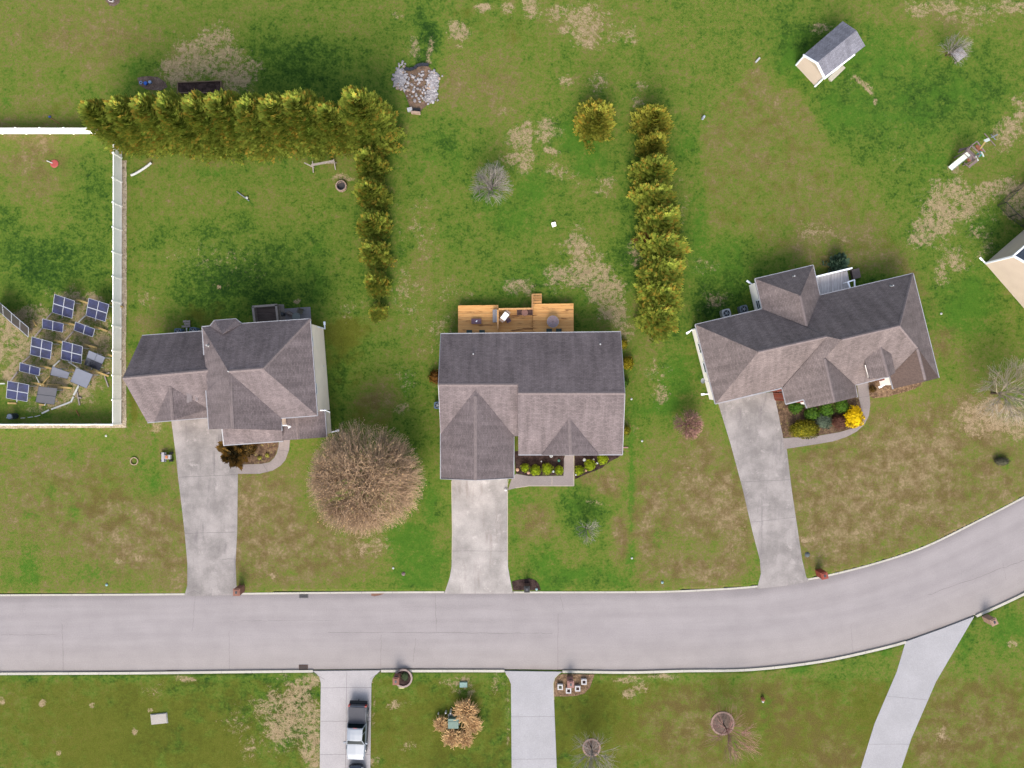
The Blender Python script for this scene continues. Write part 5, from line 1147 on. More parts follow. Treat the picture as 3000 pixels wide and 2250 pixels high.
# ---- ornamental grasses
def grass_mesh(seed, n, mat):
    rnd = random.Random(seed); mb = MB()
    for k in range(n):
        a = rnd.uniform(0, 6.283); ln = rnd.uniform(.55, 1.05); b = Vector((rnd.gauss(0,.16), rnd.gauss(0,.16), 0)); d = Vector((math.cos(a), math.sin(a), 0)); sd_ = Vector((-d.y, d.x, 0)) * rnd.uniform(.022, .05)
        out_ = rnd.random() ** .7; pts = [b, b + d*.35*out_*ln + z_*.62*ln, b + d*.75*out_*ln + z_*.85*ln, b + d*1.02*out_*ln + z_*(.85 - .35*out_)*ln]; mb.t = min(1, max(0, rnd.gauss(.5, .25)))
        for i in range(3):
            w0, w1 = (1, 1, .7)[i], (1, .7, .15)[i]; mb.face([pts[i] - sd_*w0, pts[i+1] - sd_*w1, pts[i+1] + sd_*w1, pts[i] + sd_*w0])
    return mb.data('blades', mat)
M_TAN = foliage('tan_grass', A(168, 128, 92, 1.5), A(236, 198, 142, 1.5), var=.12, thru=.2); GM = [grass_mesh(81 + k, 900, M_TAN) for k in range(2)]
OG = 'tan ornamental grass clumps round the green transformer'
for i, (x, y, s_, lb) in enumerate([(1365,2070,1.4,'largest tan grass clump above right of the green transformer'), (1386,2112,1.1,'tan grass clump right of the transformer, lower edge of the largest'), (1294,2114,.9,'lone tan grass clump left of the green transformer'), (1325,2150,1.1,'tan grass clump directly below the transformer'), (1364,2154,1.0,'tan grass clump lowest on the right')]):
    o = thing('grass_clump', lb, 'ornamental grass', W(x, y), OG); c = bpy.data.objects.new('blades', GM[i % 2]); COL.objects.link(c); c.parent = o; c.scale = (s_, s_, s_*1.1); c.rotation_euler = (0, 0, i * 1.3)
# ---- leafless trees
def bare_tree(name, label, x, y, h, r, seed, mat_t, mat_w, kids=(14,6,5,4), thick=.16, buds=0, mat_b=None, twigr=.012, low=.1, group=None, budsz=.09):
    rnd = random.Random(seed); o = thing(name, label, 'tree', W(x, y), group); base = ORG[o.name].copy()
    tr, cr, bd = MB(), MB(), []
    th = h * .2; top = base + z_ * th; tr.tube([base, base + z_*th*.5 + Vector((.03,.02,0)), top], [thick, thick*.85, thick*.7], 8)
    cz = h * .36; RZ_ = h - cz
    def dome(u, rad):                            # a point of the rounded crown in direction u
        return base + Vector((u.x * r * rad, u.y * r * rad, cz + u.z * (RZ_ if u.z > 0 else cz * .75) * rad))
    def limb(p, tgt, rad, n, bow):
        q = []; L = (tgt - p).length
        c = lerp(p, tgt, .45) + z_ * L * bow + Vector((rnd.gauss(0,1), rnd.gauss(0,1), rnd.gauss(0,1))) * L * .06
        for i in range(n + 1):
            t_ = i / n; q.append(p*(1-t_)**2 + c*2*t_*(1-t_) + tgt*t_**2 + Vector((rnd.gauss(0,1), rnd.gauss(0,1), rnd.gauss(0,1))) * L * .018 * (0 < i < n))
        cr.tube(q, [max(twigr*.5, rad*(1 - .55*i/n)) for i in range(n + 1)], 5 if rad > .04 else 3, False); return q
    rads = {0:.52, 1:.78, 2:.94, 3:1.06, 4:1.1}
    def grow(q0, u0, lv, rad, spread):
        for i in range(kids[lv]):
            v = Vector((rnd.gauss(0,1), rnd.gauss(0,1), rnd.gauss(0,1))); u = (u0 + (v - u0*v.dot(u0)) * spread).normalized()
            if u.z < -low: u.z = -low * rnd.random(); u.normalize()
            j = rnd.randint(max(1, len(q0)//2 - 1), len(q0) - 1)
            q = limb(q0[j], dome(u, rads[lv] * (rnd.uniform(.8, 1.08) + (.09 if not buds else .03)*math.sin(3*math.atan2(u.y, u.x) + seed) * (u.z < .8))), rad, 4 if lv < 2 else 3, .08)
            if lv + 1 < len(kids): grow(q, u, lv + 1, rad * .55, spread * .6)
            elif buds:
                for _ in range(buds): bd.append(lerp(q[1], q[-1], rnd.random()) + Vector((rnd.gauss(0,.07), rnd.gauss(0,.07), rnd.gauss(0,.07))))
    K = kids[0]
    for i in range(K):
        zz = -low + (1 + low) * (i + .5) / K; a = i * 2.39996 + rnd.uniform(-.25, .25); c_ = math.sqrt(max(0, 1 - zz*zz)); u = Vector((c_*math.cos(a), c_*math.sin(a), zz))
        q = limb(lerp(base + z_*th*.55, top, rnd.random()), dome(u, rads[0] * rnd.uniform(.75, 1.2)), thick*.42, 4, .12); grow(q, u, 1, thick*.24, .30)
    part('trunk', tr, mat_t, o); part('branches', cr, mat_w, o)
    if bd:
        b_ = MB()
        for p in bd:
            u = Vector((rnd.gauss(0,1), rnd.gauss(0,1), rnd.gauss(0,1))).normalized(); v = u.cross(Vector((rnd.gauss(0,1), rnd.gauss(0,1), 1))).normalized(); b_.t = min(1, max(0, rnd.gauss(.5,.25))); s_ = budsz * rnd.uniform(.6,1.3)
            b_.face([p - u*s_, p + v*s_*.5, p + u*s_, p - v*s_*.5])
        part('dry_leaves', b_, mat_b, o)
    return o
M_GREYT = foliage('grey_twigs', A(150, 142, 136, 2.2), A(178, 168, 162, 2.2)); M_BROWNT = foliage('brown_twigs', A(150, 126, 104, 1.4), A(180, 152, 126, 1.4)); M_PINKT = foliage('pinkish_twigs', A(166, 122, 114, 1.8), A(186, 144, 134, 1.8))
M_BUD = foliage('tan_dry_leaves', A(150, 126, 102, 1.3), A(206, 174, 136, 1.3), A(222, 182, 118, 1.3), var=.16, thru=.3)
bare_tree('bare_tree', 'huge round leafless tan-brown tree on the lawn between the left and middle houses', 1092, 1388, 8.6, 5.15, 901, M_BARK, M_BROWNT, (20,8,7,5), .22, 4, M_BUD, twigr=.018, budsz=.06)
bare_tree('bare_tree', 'round grey leafless tree alone in the middle back yard', 1441, 556, 4.4, 2.3, 902, M_BARK, M_GREYT, (20,5,5), .11, twigr=.017)
bare_tree('bare_tree', 'small grey leafless tree beside the white plank platform', 2770, 164, 3.4, 1.7, 903, M_BARK, M_GREYT, (11,5,5), .07, twigr=.011)
bare_tree('bare_tree', 'round pinkish-brown leafless tree left of the bend house drive', 2006, 1241, 3.4, 1.6, 904, M_BARK, M_PINKT, (16,7,7), .08, twigr=.018, buds=2, mat_b=foliage('pink_buds', A(140,100,92), A(170,126,112)), budsz=.05)
bare_tree('bare_tree', 'thin grey leafless sapling on the middle front lawn', 1716, 1545, 3.4, 1.5, 905, M_BARK, M_GREYT, (9,5,4), .06, twigr=.011)
bare_tree('bare_tree', 'grey leafless tree in a mulch ring below the road, left one', 1731, 2186, 4.6, 2.7, 906, M_BARK, M_GREYT, (12,5,5), .09, twigr=.013, group='leafless trees in mulch rings below the road')
bare_tree('bare_tree', 'pale reddish leafless tree in a mulch ring at the bottom edge', 2119, 2122, 5.6, 3.0, 907, M_BARK, M_PINKT, (11,5,5), .09, twigr=.011, group='leafless trees in mulch rings below the road')
bare_tree('bare_tree', 'leafless grey-brown tree over leaf litter at the right edge', 2905, 1152, 6.0, 3.2, 908, M_BARK, foliage('grey_brown_twigs', A(170,156,138,1.8), A(192,178,158,1.8)), (12,5,5,3), .13, twigr=.013)
# ================================================================ vehicles
def lmesh(mb, rows, close=True):                # skin between cross-section rows of equal length
    n = len(rows[0]); vs_ = [p for r in rows for p in r]; fs = []
    for i in range(len(rows) - 1):
        for k in range(n if close else n - 1): fs.append((i*n+k, i*n+(k+1)%n, (i+1)*n+(k+1)%n, (i+1)*n+k))
    if close: fs.append(tuple(range(n))[::-1]); fs.append(tuple((len(rows)-1)*n + k for k in range(n)))
    mb.mesh(vs_, fs)
def frame_at(base, fwd):
    f = Vector((fwd[0], fwd[1], 0)).normalized(); l_ = Vector((-f.y, f.x, 0)); return lambda x, y, z: base + f*x + l_*y + z_*z
def section(T, x, hw, z0, z1, crown=.03, tuck=.06):   # car-body cross section at x: sill, waist, shoulder, top
    return [T(x, -hw + tuck, z0), T(x, -hw, z0 + (z1-z0)*.35), T(x, -hw + .02, z0 + (z1-z0)*.8), T(x, -hw + .12, z1), T(x, 0, z1 + crown), T(x, hw - .12, z1), T(x, hw - .02, z0 + (z1-z0)*.8), T(x, hw, z0 + (z1-z0)*.35), T(x, hw - tuck, z0)]
M_SILVER = plain('silver_paint', A(178, 188, 204, 3.2), .02, 2, .35, .4, 0); M_SILVERSHADE = plain('silver_paint_shaded', A(120, 122, 134), .04, 2, .35, .5); M_TYRE = plain('tyre_rubber', A(44, 44, 48), .1, 10, .85); M_RIM = plain('alloy_rim', A(150,152,158), .08, 8, .35, .5, .4)  # the grey is silver paint darkened in colour to suggest shaded sides
M_AUTOG = plain('dark_auto_glass', A(24, 38, 44), .05, 2, .3, .15); M_TONN = plain('black_tonneau', A(84, 84, 94), .05, 6, .7); M_RED = plain('red_lens', A(214, 60, 56), .05, 4, .3, .5); M_BLK = plain('black_trim', A(36, 38, 44), .1, 6, .6); M_LENS = plain('clear_lens', A(220,226,232), .03, 3, .2, .6); M_NAVY = plain('navy_paint', A(30, 38, 62), .03, 2, .2, .7)
def wheels(o, T, xs, hw, r_):
    for x in xs:
        for s_ in (-1, 1):
            mb = MB(); mb.tube([T(x, s_*(hw-.2), r_), T(x, s_*(hw-.18), r_), T(x, s_*hw, r_)], [r_*.93, r_, r_*.97], 22); w_ = part('wheel', mb, M_TYRE, o)
            mb = MB(); mb.tube([T(x, s_*(hw+.002), r_), T(x, s_*(hw+.012), r_)], [r_*.62, r_*.6], 16); part('rim', mb, M_RIM, w_)
b = W(1051, 2131); pk = thing('pickup_truck', 'silver pickup truck with black bed cover parked on the concrete drive below the road', 'pickup truck', b, 'vehicles on the drive')
T = frame_at(b, (-.042, -1)); HW = .97
mb = MB(); lmesh(mb, [section(T, x, hw, .42, z1) for x, hw, z1 in ((2.82,.70,.88),(2.72,.86,1.0),(2.2,.95,1.08),(1.3,HW,1.13),(1.0,HW,1.14),(-.9,HW,1.14))]); part('body', mb, M_SILVER, pk)
mb = MB(); lmesh(mb, [section(T, x, hw, .46, z1, .0) for x, hw, z1 in ((-.92,HW,1.16),(-1.5,HW+.02,1.18),(-2.55,HW,1.18),(-2.72,HW-.04,1.14))]); part('bed', mb, M_SILVERSHADE, pk)
mb = MB(); lmesh(mb, [[T(x,-.84,1.17), T(x,-.8,1.23), T(x,0,1.26), T(x,.8,1.23), T(x,.84,1.17)] for x in (-1.0,-1.1,-1.8,-2.5,-2.62)]); part('bed_cover', mb, M_TONN, pk)
mb = MB(); cabr = [(1.12,.84,1.14),(.38,.74,1.78),(-.5,.74,1.82),(-.86,.76,1.74),(-.96,.84,1.15)]
def cabp(x, hw, z): return [T(x,-hw,z), T(x,hw,z)]
lo_ = [T(1.2,-.9,1.1), T(1.2,.9,1.1), T(-.96,.92,1.1), T(-.96,-.92,1.1)]; hi_ = [T(.36,-.72,1.8), T(.36,.72,1.8), T(-.78,.74,1.82), T(-.78,-.74,1.82)]
mb.mesh(lo_ + hi_, [(0,1,5,4),(1,2,6,5),(2,3,7,6),(3,0,4,7),(4,5,6,7)]); part('cab_glass', mb, M_AUTOG, pk)
mb = MB(); lmesh(mb, [[T(x,-hw,z-.05), T(x,-hw,z), T(x,-hw*.6,z+.05), T(x,0,z+.065), T(x,hw*.6,z+.05), T(x,hw,z), T(x,hw,z-.05)] for x, hw, z in ((.44,.72,1.79),(.36,.74,1.82),(-.2,.76,1.84),(-.7,.76,1.84),(-.82,.74,1.81))]); part('cab_roof', mb, M_SILVER, pk)
for s_ in (-1, 1):
    mb = MB()
    mb.beam(T(1.2, s_*.9, 1.12), T(.38, s_*.73, 1.81), .07, .06); mb.beam(T(-.2, s_*.92, 1.12), T(-.22, s_*.75, 1.82), .06, .08); mb.beam(T(-.94, s_*.91, 1.12), T(-.78, s_*.75, 1.82), .08, .1); part('pillar', mb, M_SILVER, pk)
    mb = MB(); lmesh(mb, [[T(.96, s_*.98, 1.12), T(1.0, s_*1.2, 1.14), T(1.02, s_*1.2, 1.32), T(.98, s_*.98, 1.3)], [T(.84, s_*.98, 1.12), T(.88, s_*1.22, 1.14), T(.88, s_*1.22, 1.32), T(.84, s_*.98, 1.3)]]); part('wing_mirror', mb, M_SILVER, pk)
    mb = MB(); mb.obox(T(-2.7, s_*.84, .98), T(.05,0,0)-T(0,0,0), T(0,.1,0)-T(0,0,0), z_*.2); part('tail_light', mb, M_RED, pk)
    mb = MB(); mb.obox(T(2.72, s_*.68, .84), T(.07,0,0)-T(0,0,0), T(0,.14,0)-T(0,0,0), z_*.08); part('headlight', mb, M_LENS, pk)
    mb = MB(); mb.obox(T(.1, s_*1.0, .42), T(1.0,0,0)-T(0,0,0), T(0,.06,0)-T(0,0,0), z_*.03); part('side_step', mb, M_BLK, pk)
    for x in (1.78, -1.82):
        mb = MB(); rows = []
        for k in range(9): a = math.pi*k/8; rows.append([T(x + .5*math.cos(a), s_*.9, .42 + .52*math.sin(a)), T(x + .5*math.cos(a), s_*1.02, .42 + .52*math.sin(a)), T(x + .44*math.cos(a), s_*1.02, .42 + .45*math.sin(a)), T(x + .44*math.cos(a), s_*.9, .42 + .45*math.sin(a))])
        lmesh(mb, rows); part('wheel_arch', mb, M_SILVERSHADE, pk)
mb = MB(); mb.obox(T(-2.82,0,.62), T(.09,0,0)-b, T(0,.88,0)-b, z_*.1) if False else lmesh(mb, [[T(-2.72,y,.5), T(-2.98,y*.97,.5), T(-2.98,y*.97,.72), T(-2.72,y,.74)] for y in (-.9,0,.9)]); part('rear_bumper', mb, M_BLK, pk)
mb = MB(); lmesh(mb, [[T(2.74,y,.42), T(2.9,y*.94,.44), T(2.9,y*.94,.66), T(2.74,y,.68)] for y in (-.8,0,.8)]); part('front_bumper', mb, M_SILVER, pk)
mb = MB(); mb.beam(T(-2.95,0,.5), T(-3.12,0,.5), .08, .08); part('tow_hitch', mb, M_BLK, pk); mb = MB(); mb.beam(T(-.83,-.2,1.84), T(-.83,.2,1.84), .05, .06); part('brake_light', mb, M_RED, pk)
wheels(pk, T, (1.78, -1.82), 1.0, .4)
b = W(1047, 2298); cr_ = thing('car', 'dark navy car parked nose up behind the pickup, cut off by the bottom edge', 'car', b, 'vehicles on the drive'); T = frame_at(b, (.0, 1)); 
mb = MB(); lmesh(mb, [section(T, x, hw, .3, z1, .05) for x, hw, z1 in ((2.32,.5,.62),(2.22,.72,.72),(1.9,.86,.84),(1.2,.92,.96),(.9,.93,1.0),(-1.6,.93,1.0),(-2.1,.84,.96),(-2.28,.66,.86))]); part('body', mb, M_NAVY, cr_)
lo_ = [T(1.05,-.8,.98), T(1.05,.8,.98), T(-1.75,.8,.98), T(-1.75,-.8,.98)]; hi_ = [T(.3,-.62,1.44), T(.3,.62,1.44), T(-1.1,.62,1.42), T(-1.1,-.62,1.42)]
mb = MB(); mb.mesh(lo_ + hi_, [(0,1,5,4),(1,2,6,5),(2,3,7,6),(3,0,4,7),(4,5,6,7)]); part('cabin_glass', mb, M_AUTOG, cr_)
mb = MB(); lmesh(mb, [[T(x,-hw,z-.03), T(x,-hw*.7,z+.03), T(x,0,z+.05), T(x,hw*.7,z+.03), T(x,hw,z-.03)] for x, hw, z in ((.36,.6,1.43),(.2,.64,1.46),(-.9,.64,1.46),(-1.12,.6,1.43))]); part('roof', mb, M_NAVY, cr_)
for s_ in (-1, 1):
    mb = MB(); mb.obox(T(2.0, s_*.68, .76), T(.14,0,0)-T(0,0,0), T(0,.1,0)-T(0,0,0), z_*.06); part('headlight', mb, M_LENS, cr_); mb = MB(); mb.obox(T(.85, s_*1.02, 1.02), T(.08,0,0)-T(0,0,0), T(0,.1,0)-T(0,0,0), z_*.07); part('wing_mirror', mb, M_NAVY, cr_)
mb = MB(); lmesh(mb, [[T(2.28,y,.46), T(2.35,y*.9,.46), T(2.35,y*.9,.6), T(2.28,y,.62)] for y in (-.45,0,.45)]); part('grille', mb, M_BLK, cr_); wheels(cr_, T, (1.4,-1.4), .92, .33)

# ================================================================ mailboxes and street ironwork
M_TANB = plain('tan_brick', A(196, 160, 138), .15, 8, .85); M_PINKB = plain('pink_brick', A(172, 120, 104), .15, 8, .85); M_DBRICK = plain('dark_brick', A(112, 84, 80), .15, 8, .85)
def mailbox(label, x, y, sx_, sy_, hgt, mat, rz=0, capm=None):
    b = W(x, y); o = thing('brick_mailbox', label, 'mailbox', b, 'brick mailboxes along the road'); c_, s_ = Vector((math.cos(rz), math.sin(rz), 0)), Vector((-math.sin(rz), math.cos(rz), 0))
    mb = MB(); mb.obox(b + z_*hgt/2, c_*sx_/2, s_*sy_/2, z_*hgt/2); part('pier', mb, mat, o)
    mb = MB(); mb.obox(b + z_*(hgt+.03), c_*(sx_/2+.04), s_*(sy_/2+.04), z_*.04); mb.obox(b + z_*(hgt+.1), c_*(sx_/2-.06), s_*(sy_/2-.06), z_*.035); part('cap', mb, capm or mat, o)
    mb = MB(); mb.obox(b + z_*(hgt+.15), c_*.1, s_*.12, z_*.02); part('cap_stone', mb, M_DARKMETAL, o)
    mb = MB(); q = b + s_*sy_/2*(1 if y > 1850 else -1) + z_*(hgt-.32); mb.obox(q, c_*.12, s_*.03, z_*.11); part('letter_door', mb, M_DARKMETAL, o)
mailbox('brown brick mailbox beside the left drive at the upper kerb', 708, 1724, .62, .66, 1.25, M_PINKB); mailbox('dark brown mailbox in the mulch bed right of the middle drive', 1543, 1716, .5, .56, 1.2, M_DBRICK, 0, M_BLK)
mailbox('bright red brick mailbox beside the bend house drive', 2398, 1676, .62, .62, 1.3, plain('red_brick_plain', A(178,84,66), .15, 8), R(12)); mailbox('tan brick mailbox right of the lower right drive', 2887, 1810, .6, .6, 1.2, M_TANB, R(24))
mailbox('pinkish brick mailbox in a small round planter below the road', 1166, 1980, .56, .66, 1.25, M_PINKB); mailbox('brick mailbox among the four square planters', 1669, 1990, .6, .62, 1.15, plain('faded_brick', A(186,136,128), .15, 8))
b = W(1182, 1985); o = thing('planter_ring', 'low pale stone ring planter with dark leaves round the pinkish mailbox', 'planter', b); mb = MB(); mb.ring(b, .95, .78, .22, 26); part('stone_ring', mb, plain('pale_stone', A(190,166,158), .16, 8), o); mb = MB(); mb.cyl(b, .78, .12, 20); part('soil', mb, M_MULCH, o)
LV = shrub_mesh('foliage', 130, .2, foliage('dark_strappy_leaves', A(48,66,36), A(96,110,74)), 131); c = bpy.data.objects.new('plants', LV); COL.objects.link(c); c.parent = o; c.scale = (.42, .5, .35); c.location = (.2, .2, .1)
mb = MB(); mb.t = .5; b = W(1176, 2012); mb.ell(b + z_*.06, .3, .2, .1, 9, 5, jit=.3, rnd=rp); solo('daffodil_clump', mb, plain('pale_yellow_petals', A(222,216,160), .15, 9), 'pale yellow flower clump at the foot of the pinkish mailbox planter', 'flowers', b)
M_PLANTER = plain('white_planter', A(234,230,232), .05, 6, .6)
for i, (x, y, lb) in enumerate([(1640.6,2009,'brightest white square planter, nearest the smooth drive'), (1665,2019.5,'white square planter lowest of the four'), (1691.5,2013.5,'white square planter second from the right'), (1710,1994,'white square planter farthest right and up')]):
    b = W(x, y); o = thing('planter', lb, 'planter', b, 'white square planters round the mailbox'); mb = MB(); h_ = .27
    vs_ = []; 
    for hh, z0 in ((h_, .0), (h_, .36), (h_*.58, .36), (h_*.58, .28)): vs_ += [b + Vector((sx_*hh, sy_*hh, z0)) for sx_, sy_ in ((-1,-1),(1,-1),(1,1),(-1,1))]
    mb.mesh(vs_, [(j*4+k, j*4+(k+1)%4, (j+1)*4+(k+1)%4, (j+1)*4+k) for j in range(3) for k in range(4)]); part('box', mb, M_PLANTER, o)
    mb = MB(); mb.box(b + z_*.29, (.31, .31, .03)); part('soil', mb, M_MULCH if i else plain('green_soil', A(84,86,58), .2, 10), o)
M_IRON = plain('rusty_iron', A(104, 78, 70), .2, 8, .8)
def drain(label, x, y, mat):
    b = W(x, y); b.z = ROAD_Z; o = thing('drain_inlet', label, 'storm drain', b, 'storm drains at the kerb'); mb = MB(); mb.box(b + z_*.02, (.92, .62, .05)); part('frame', mb, mat, o); mb = MB()
    for k in range(9): mb.box(b + Vector((-.36 + k*.09, 0, .05)), (.045, .5, .03))
    part('grate', mb, M_BLK, o)
drain('grey iron storm drain at the upper kerb left of the middle drive', 889, 1744, plain('grey_iron', A(110,106,112), .15, 8)); drain('rusty brown storm drain at the lower kerb above the dirt patch', 888, 1958, M_IRON)
# ---- utilities and lawn odds and ends
M_TEALU = plain('utility_green', A(116, 148, 136), .06, 4, .5)
b = W(1330, 2108); o = thing('transformer', 'grey-green transformer cabinet among the tan grass clumps', 'utility box', b); mb = MB(); mb.box(b + z_*.42, (1.0, .92, .84)); part('cabinet', mb, M_TEALU, o); mb = MB(); mb.box(b + z_*.86, (1.06, .98, .06)); mb.box(b + Vector((0,.2,.9)), (.96, .04, .03)); part('lid', mb, M_TEALU, o); mb = MB(); mb.box(b + z_*.04, (1.2, 1.12, .1)); part('pad', mb, M_PIPE, o)
b = W(1358, 2004.5); o = thing('utility_box', 'small teal utility lid near the kerb above the tan grasses', 'utility box', b); mb = MB(); mb.box(b + z_*.08, (.78, .54, .16)); part('box', mb, plain('teal_lid', A(140,178,170), .06, 5, .5), o); mb = MB(); mb.box(b + z_*.17, (.7, .46, .03)); part('lid', mb, plain('teal_lid_top', A(152,190,182), .06, 5, .5), o)
def post(label, x, y, hgt, r_, mat=M_PVC, name='marker_post', grp='white utility posts'):
    b = W(x, y); mb = MB(); mb.tube([b, b + z_*hgt*.9, b + z_*hgt], [r_, r_, r_*.6], 10); solo(name, mb, mat, label, 'post', b, grp)
post('tall white post just above the transformer', 1322, 2078, .95, .1); post('shorter white post left of the tall one', 1307, 2083, .5, .1); post('thin white post farthest left near the transformer', 1285, 2087, .4, .06)
def disc(label, x, y, r_, mat, hgt=.06, name='lawn_cap', cat='cap', grp='small white caps on the lawns'):
    b = W(x, y); mb = MB(); mb.tube([b, b + z_*hgt, b + z_*(hgt + r_*.5)], [r_, r_, r_*.4], 12); solo(name, mb, mat, label, cat, b, grp)
for x, y, lb in ((311,1277,'white cap below the front vinyl fence'), (1152,1664,'white cap on the lawn left of the middle drive'), (1850,1169,'white cap just east of the middle house'), (1881,1292,'white cap left of the pinkish leafless tree, near the middle house corner'), (1851,1635,'white cap at the lower end of the green strip'), (2558,-4,'white cap at the upper edge'), (2757,919,'white cap in the grass right of the bend house')):
    if y > 0: disc(lb, x, y, .11, M_PVC)
for x, y, lb in ((313,1713,'pale blue marker at the kerb of the left lawn'), (1940,1706,'pale blue marker on the lawn near the kerb bend'), (1572,1726,'pale blue marker in the mailbox mulch bed')): disc(lb, x, y, .13, plain('pale_blue_cap', A(170,208,214), .05, 5), .08, 'kerb_marker', 'marker', 'pale blue kerb markers')
disc('round dark meter cover beside the bend house drive', 2365, 1625, .27, plain('dark_cover', A(104,112,114), .1, 8), .03, 'meter_cover', 'cover', 'round utility covers'); disc('round brown cover on the lawn left of the middle drive', 1182, 1681, .2, plain('brown_cover', A(146,122,118), .1, 8), .03, 'meter_cover', 'cover', 'round utility covers')
b = W(1482, 1434); mb = MB(); mb.tube([b, b + z_*.16, b + z_*.3], [.16,.17,.05], 12); solo('garden_lamp', mb, M_PLANTER, 'pale round lamp where the front path meets the middle drive', 'lamp', b)
b = W(1622, 659); o = thing('white_box', 'small white box lying in the middle back yard grass', 'box', b); mb = MB(); mb.box(b + z_*.12, (.38,.38,.24), .3); part('body', mb, M_VINYL, o); mb = MB(); mb.box(b + z_*.25, (.42,.42,.03), .3); part('lid', mb, M_VINYL, o)
b = W(467, 2105); o = thing('stone_slab', 'pale rectangular stone slab on the lower left lawn', 'slab', b); mb = MB(); mb.box(b + z_*.06, (1.62, .98, .14), R(6)); part('slab_stone', mb, concrete('slab_stone', A(206,198,190), .15), o); mb = MB(); mb.box(b + z_*.02, (1.7, 1.06, .05), R(6)); part('base', mb, M_PIPE, o)
b = W(1001, 547); o = thing('fire_pit', 'round stone fire pit with dark ash beside the cypress column', 'fire pit', b); 
mb = MB(); M_STONE = plain('tan_block', A(206,176,156), .18, 7, .9)
for k in range(14): a = 2*math.pi*k/14; mb.box(b + Vector((.48*math.cos(a), .48*math.sin(a), .17)), (.16,.2,.34), a)
part('stone_ring', mb, M_STONE, o); mb = MB(); mb.cyl(b, .41, .1, 20); part('ash', mb, plain('ash', A(74,70,72), .2, 9), o); mb = MB(); mb.ring(b + z_*.34, .44, .38, .03, 24); part('rim', mb, M_DARKMETAL, o)
b = W(394, 1351); mb = MB(); mb.ring(b, .42, .33, .12, 24); solo('fire_ring', mb, plain('straw_ring', A(196,170,140), .15, 8), 'thin tan ring lying on the left front lawn', 'ring', b)
o = thing('swing_frame', 'grey timber swing frame lying in the grass below the long hedge', 'swing frame', W(950, 487)); M_OLDW = plain('bleached_wood', A(190,178,168), .15, 7, .85)
for nm, a, c, wd, z0 in (('crossbeam',(920,492),(984,480),.2,.9),('brace',(897,483),(921,492),.1,.7),('leg',(919.5,476),(919,507),.09,.45),('leg',(981,470),(984,499),.09,.45),('brace',(968,484),(986,478),.08,.7)):
    mb = MB(); mb.beam(W(*a) + z_*z0, W(*c) + z_*(z0 if nm == 'crossbeam' else .1), wd, .1); part(nm, mb, M_OLDW, o)
stick('drain_pipe', 'white curved plastic pipe lying beside the fence below the hedge', [(386,515),(398,510),(412,502),(426,493),(437,485),(445,478)], .24, M_PVC, 'pipe', .14, round_=True)
b = W(715, 575); o = thing('sprinkler', 'pale blue wand with a white ball lying on the left back lawn', 'sprinkler', b); mb = MB(); mb.tube([W(695,562)+z_*.1, W(731,589)+z_*.1], .05, 6); part('wand', mb, M_METAL, o); mb = MB(); mb.ell(W(725,580)+z_*.16, .13,.13,.13, 10, 6); part('ball', mb, M_PVC, o)
b = W(160, 480); o = thing('saucer_sled', 'red disc with a white handle on the solar yard lawn', 'disc', b); mb = MB(); mb.tube([b, b+z_*.05, b+z_*.09], [.34,.42,.3], 22); part('disc', mb, plain('coral_red', A(204,92,84), .06, 4, .5), o); mb = MB(); mb.tube([W(139,472)+z_*.1, W(156,479)+z_*.1], .05, 6); part('handle', mb, M_PVC, o)
o = thing('toy_rake', 'orange stick with a blue end lying above the top fence', 'tool', W(160,353)); mb = MB(); mb.tube([W(149,347)+z_*.06, W(177,363)+z_*.06], .035, 6); part('handle', mb, plain('rust_orange', A(164,104,66), .1, 5), o); mb = MB(); mb.ell(W(147,343)+z_*.08, .13,.1,.09, 10, 6); part('head', mb, plain('royal_blue', A(52,92,186), .06, 4, .5), o)
BLU = plain('bright_blue', A(40,112,224), .06, 4, .5); PBLU = plain('pale_blue', A(158,190,236), .05, 4, .5); BG = 'blue things on the dry earth oval'
b = W(429,246); mb = MB(); mb.tube([b, b+z_*.2, b+z_*.24], [.17,.2,.16], 12); mb.tube([b + Vector((-.2,.1,.1)), b + Vector((.1,0,.2))], .06, 6); solo('watering_can', mb, BLU, 'bright blue can on the earth oval, middle of three', 'can', b, BG)
for x, lb in ((414,'pale blue ring pot on the earth oval, leftmost of three'), (442,'pale blue bucket on the earth oval, rightmost of three')): b = W(x, 243); mb = MB(); (mb.ring(b, .16, .1, .12, 16) if x == 414 else mb.tube([b, b+z_*.22, b+z_*.26], [.13,.17,.13], 12)); solo('bucket', mb, PBLU, lb, 'bucket', b, BG)
o = thing('raised_bed', 'long wooden raised bed of dark soil half hidden by the hedge', 'raised bed', W(588, 256)); M_BEDW = plain('weathered_board', A(136,112,84), .15, 6)
for a, c in (((524,245),(650,240)),((524,245),(524,275)),((650,240),(652,275)),((524,275),(652,275))): mb = MB(); mb.beam(W(*a)+z_*.14, W(*c)+z_*.14, .09, .3); part('board', mb, M_BEDW, o)
mb = MB(); mb.prism([tuple(W(*q))[:2] for q in ((525,246),(650,241),(651,274),(525,274))], 0, .2); part('soil', mb, M_MULCH, o)
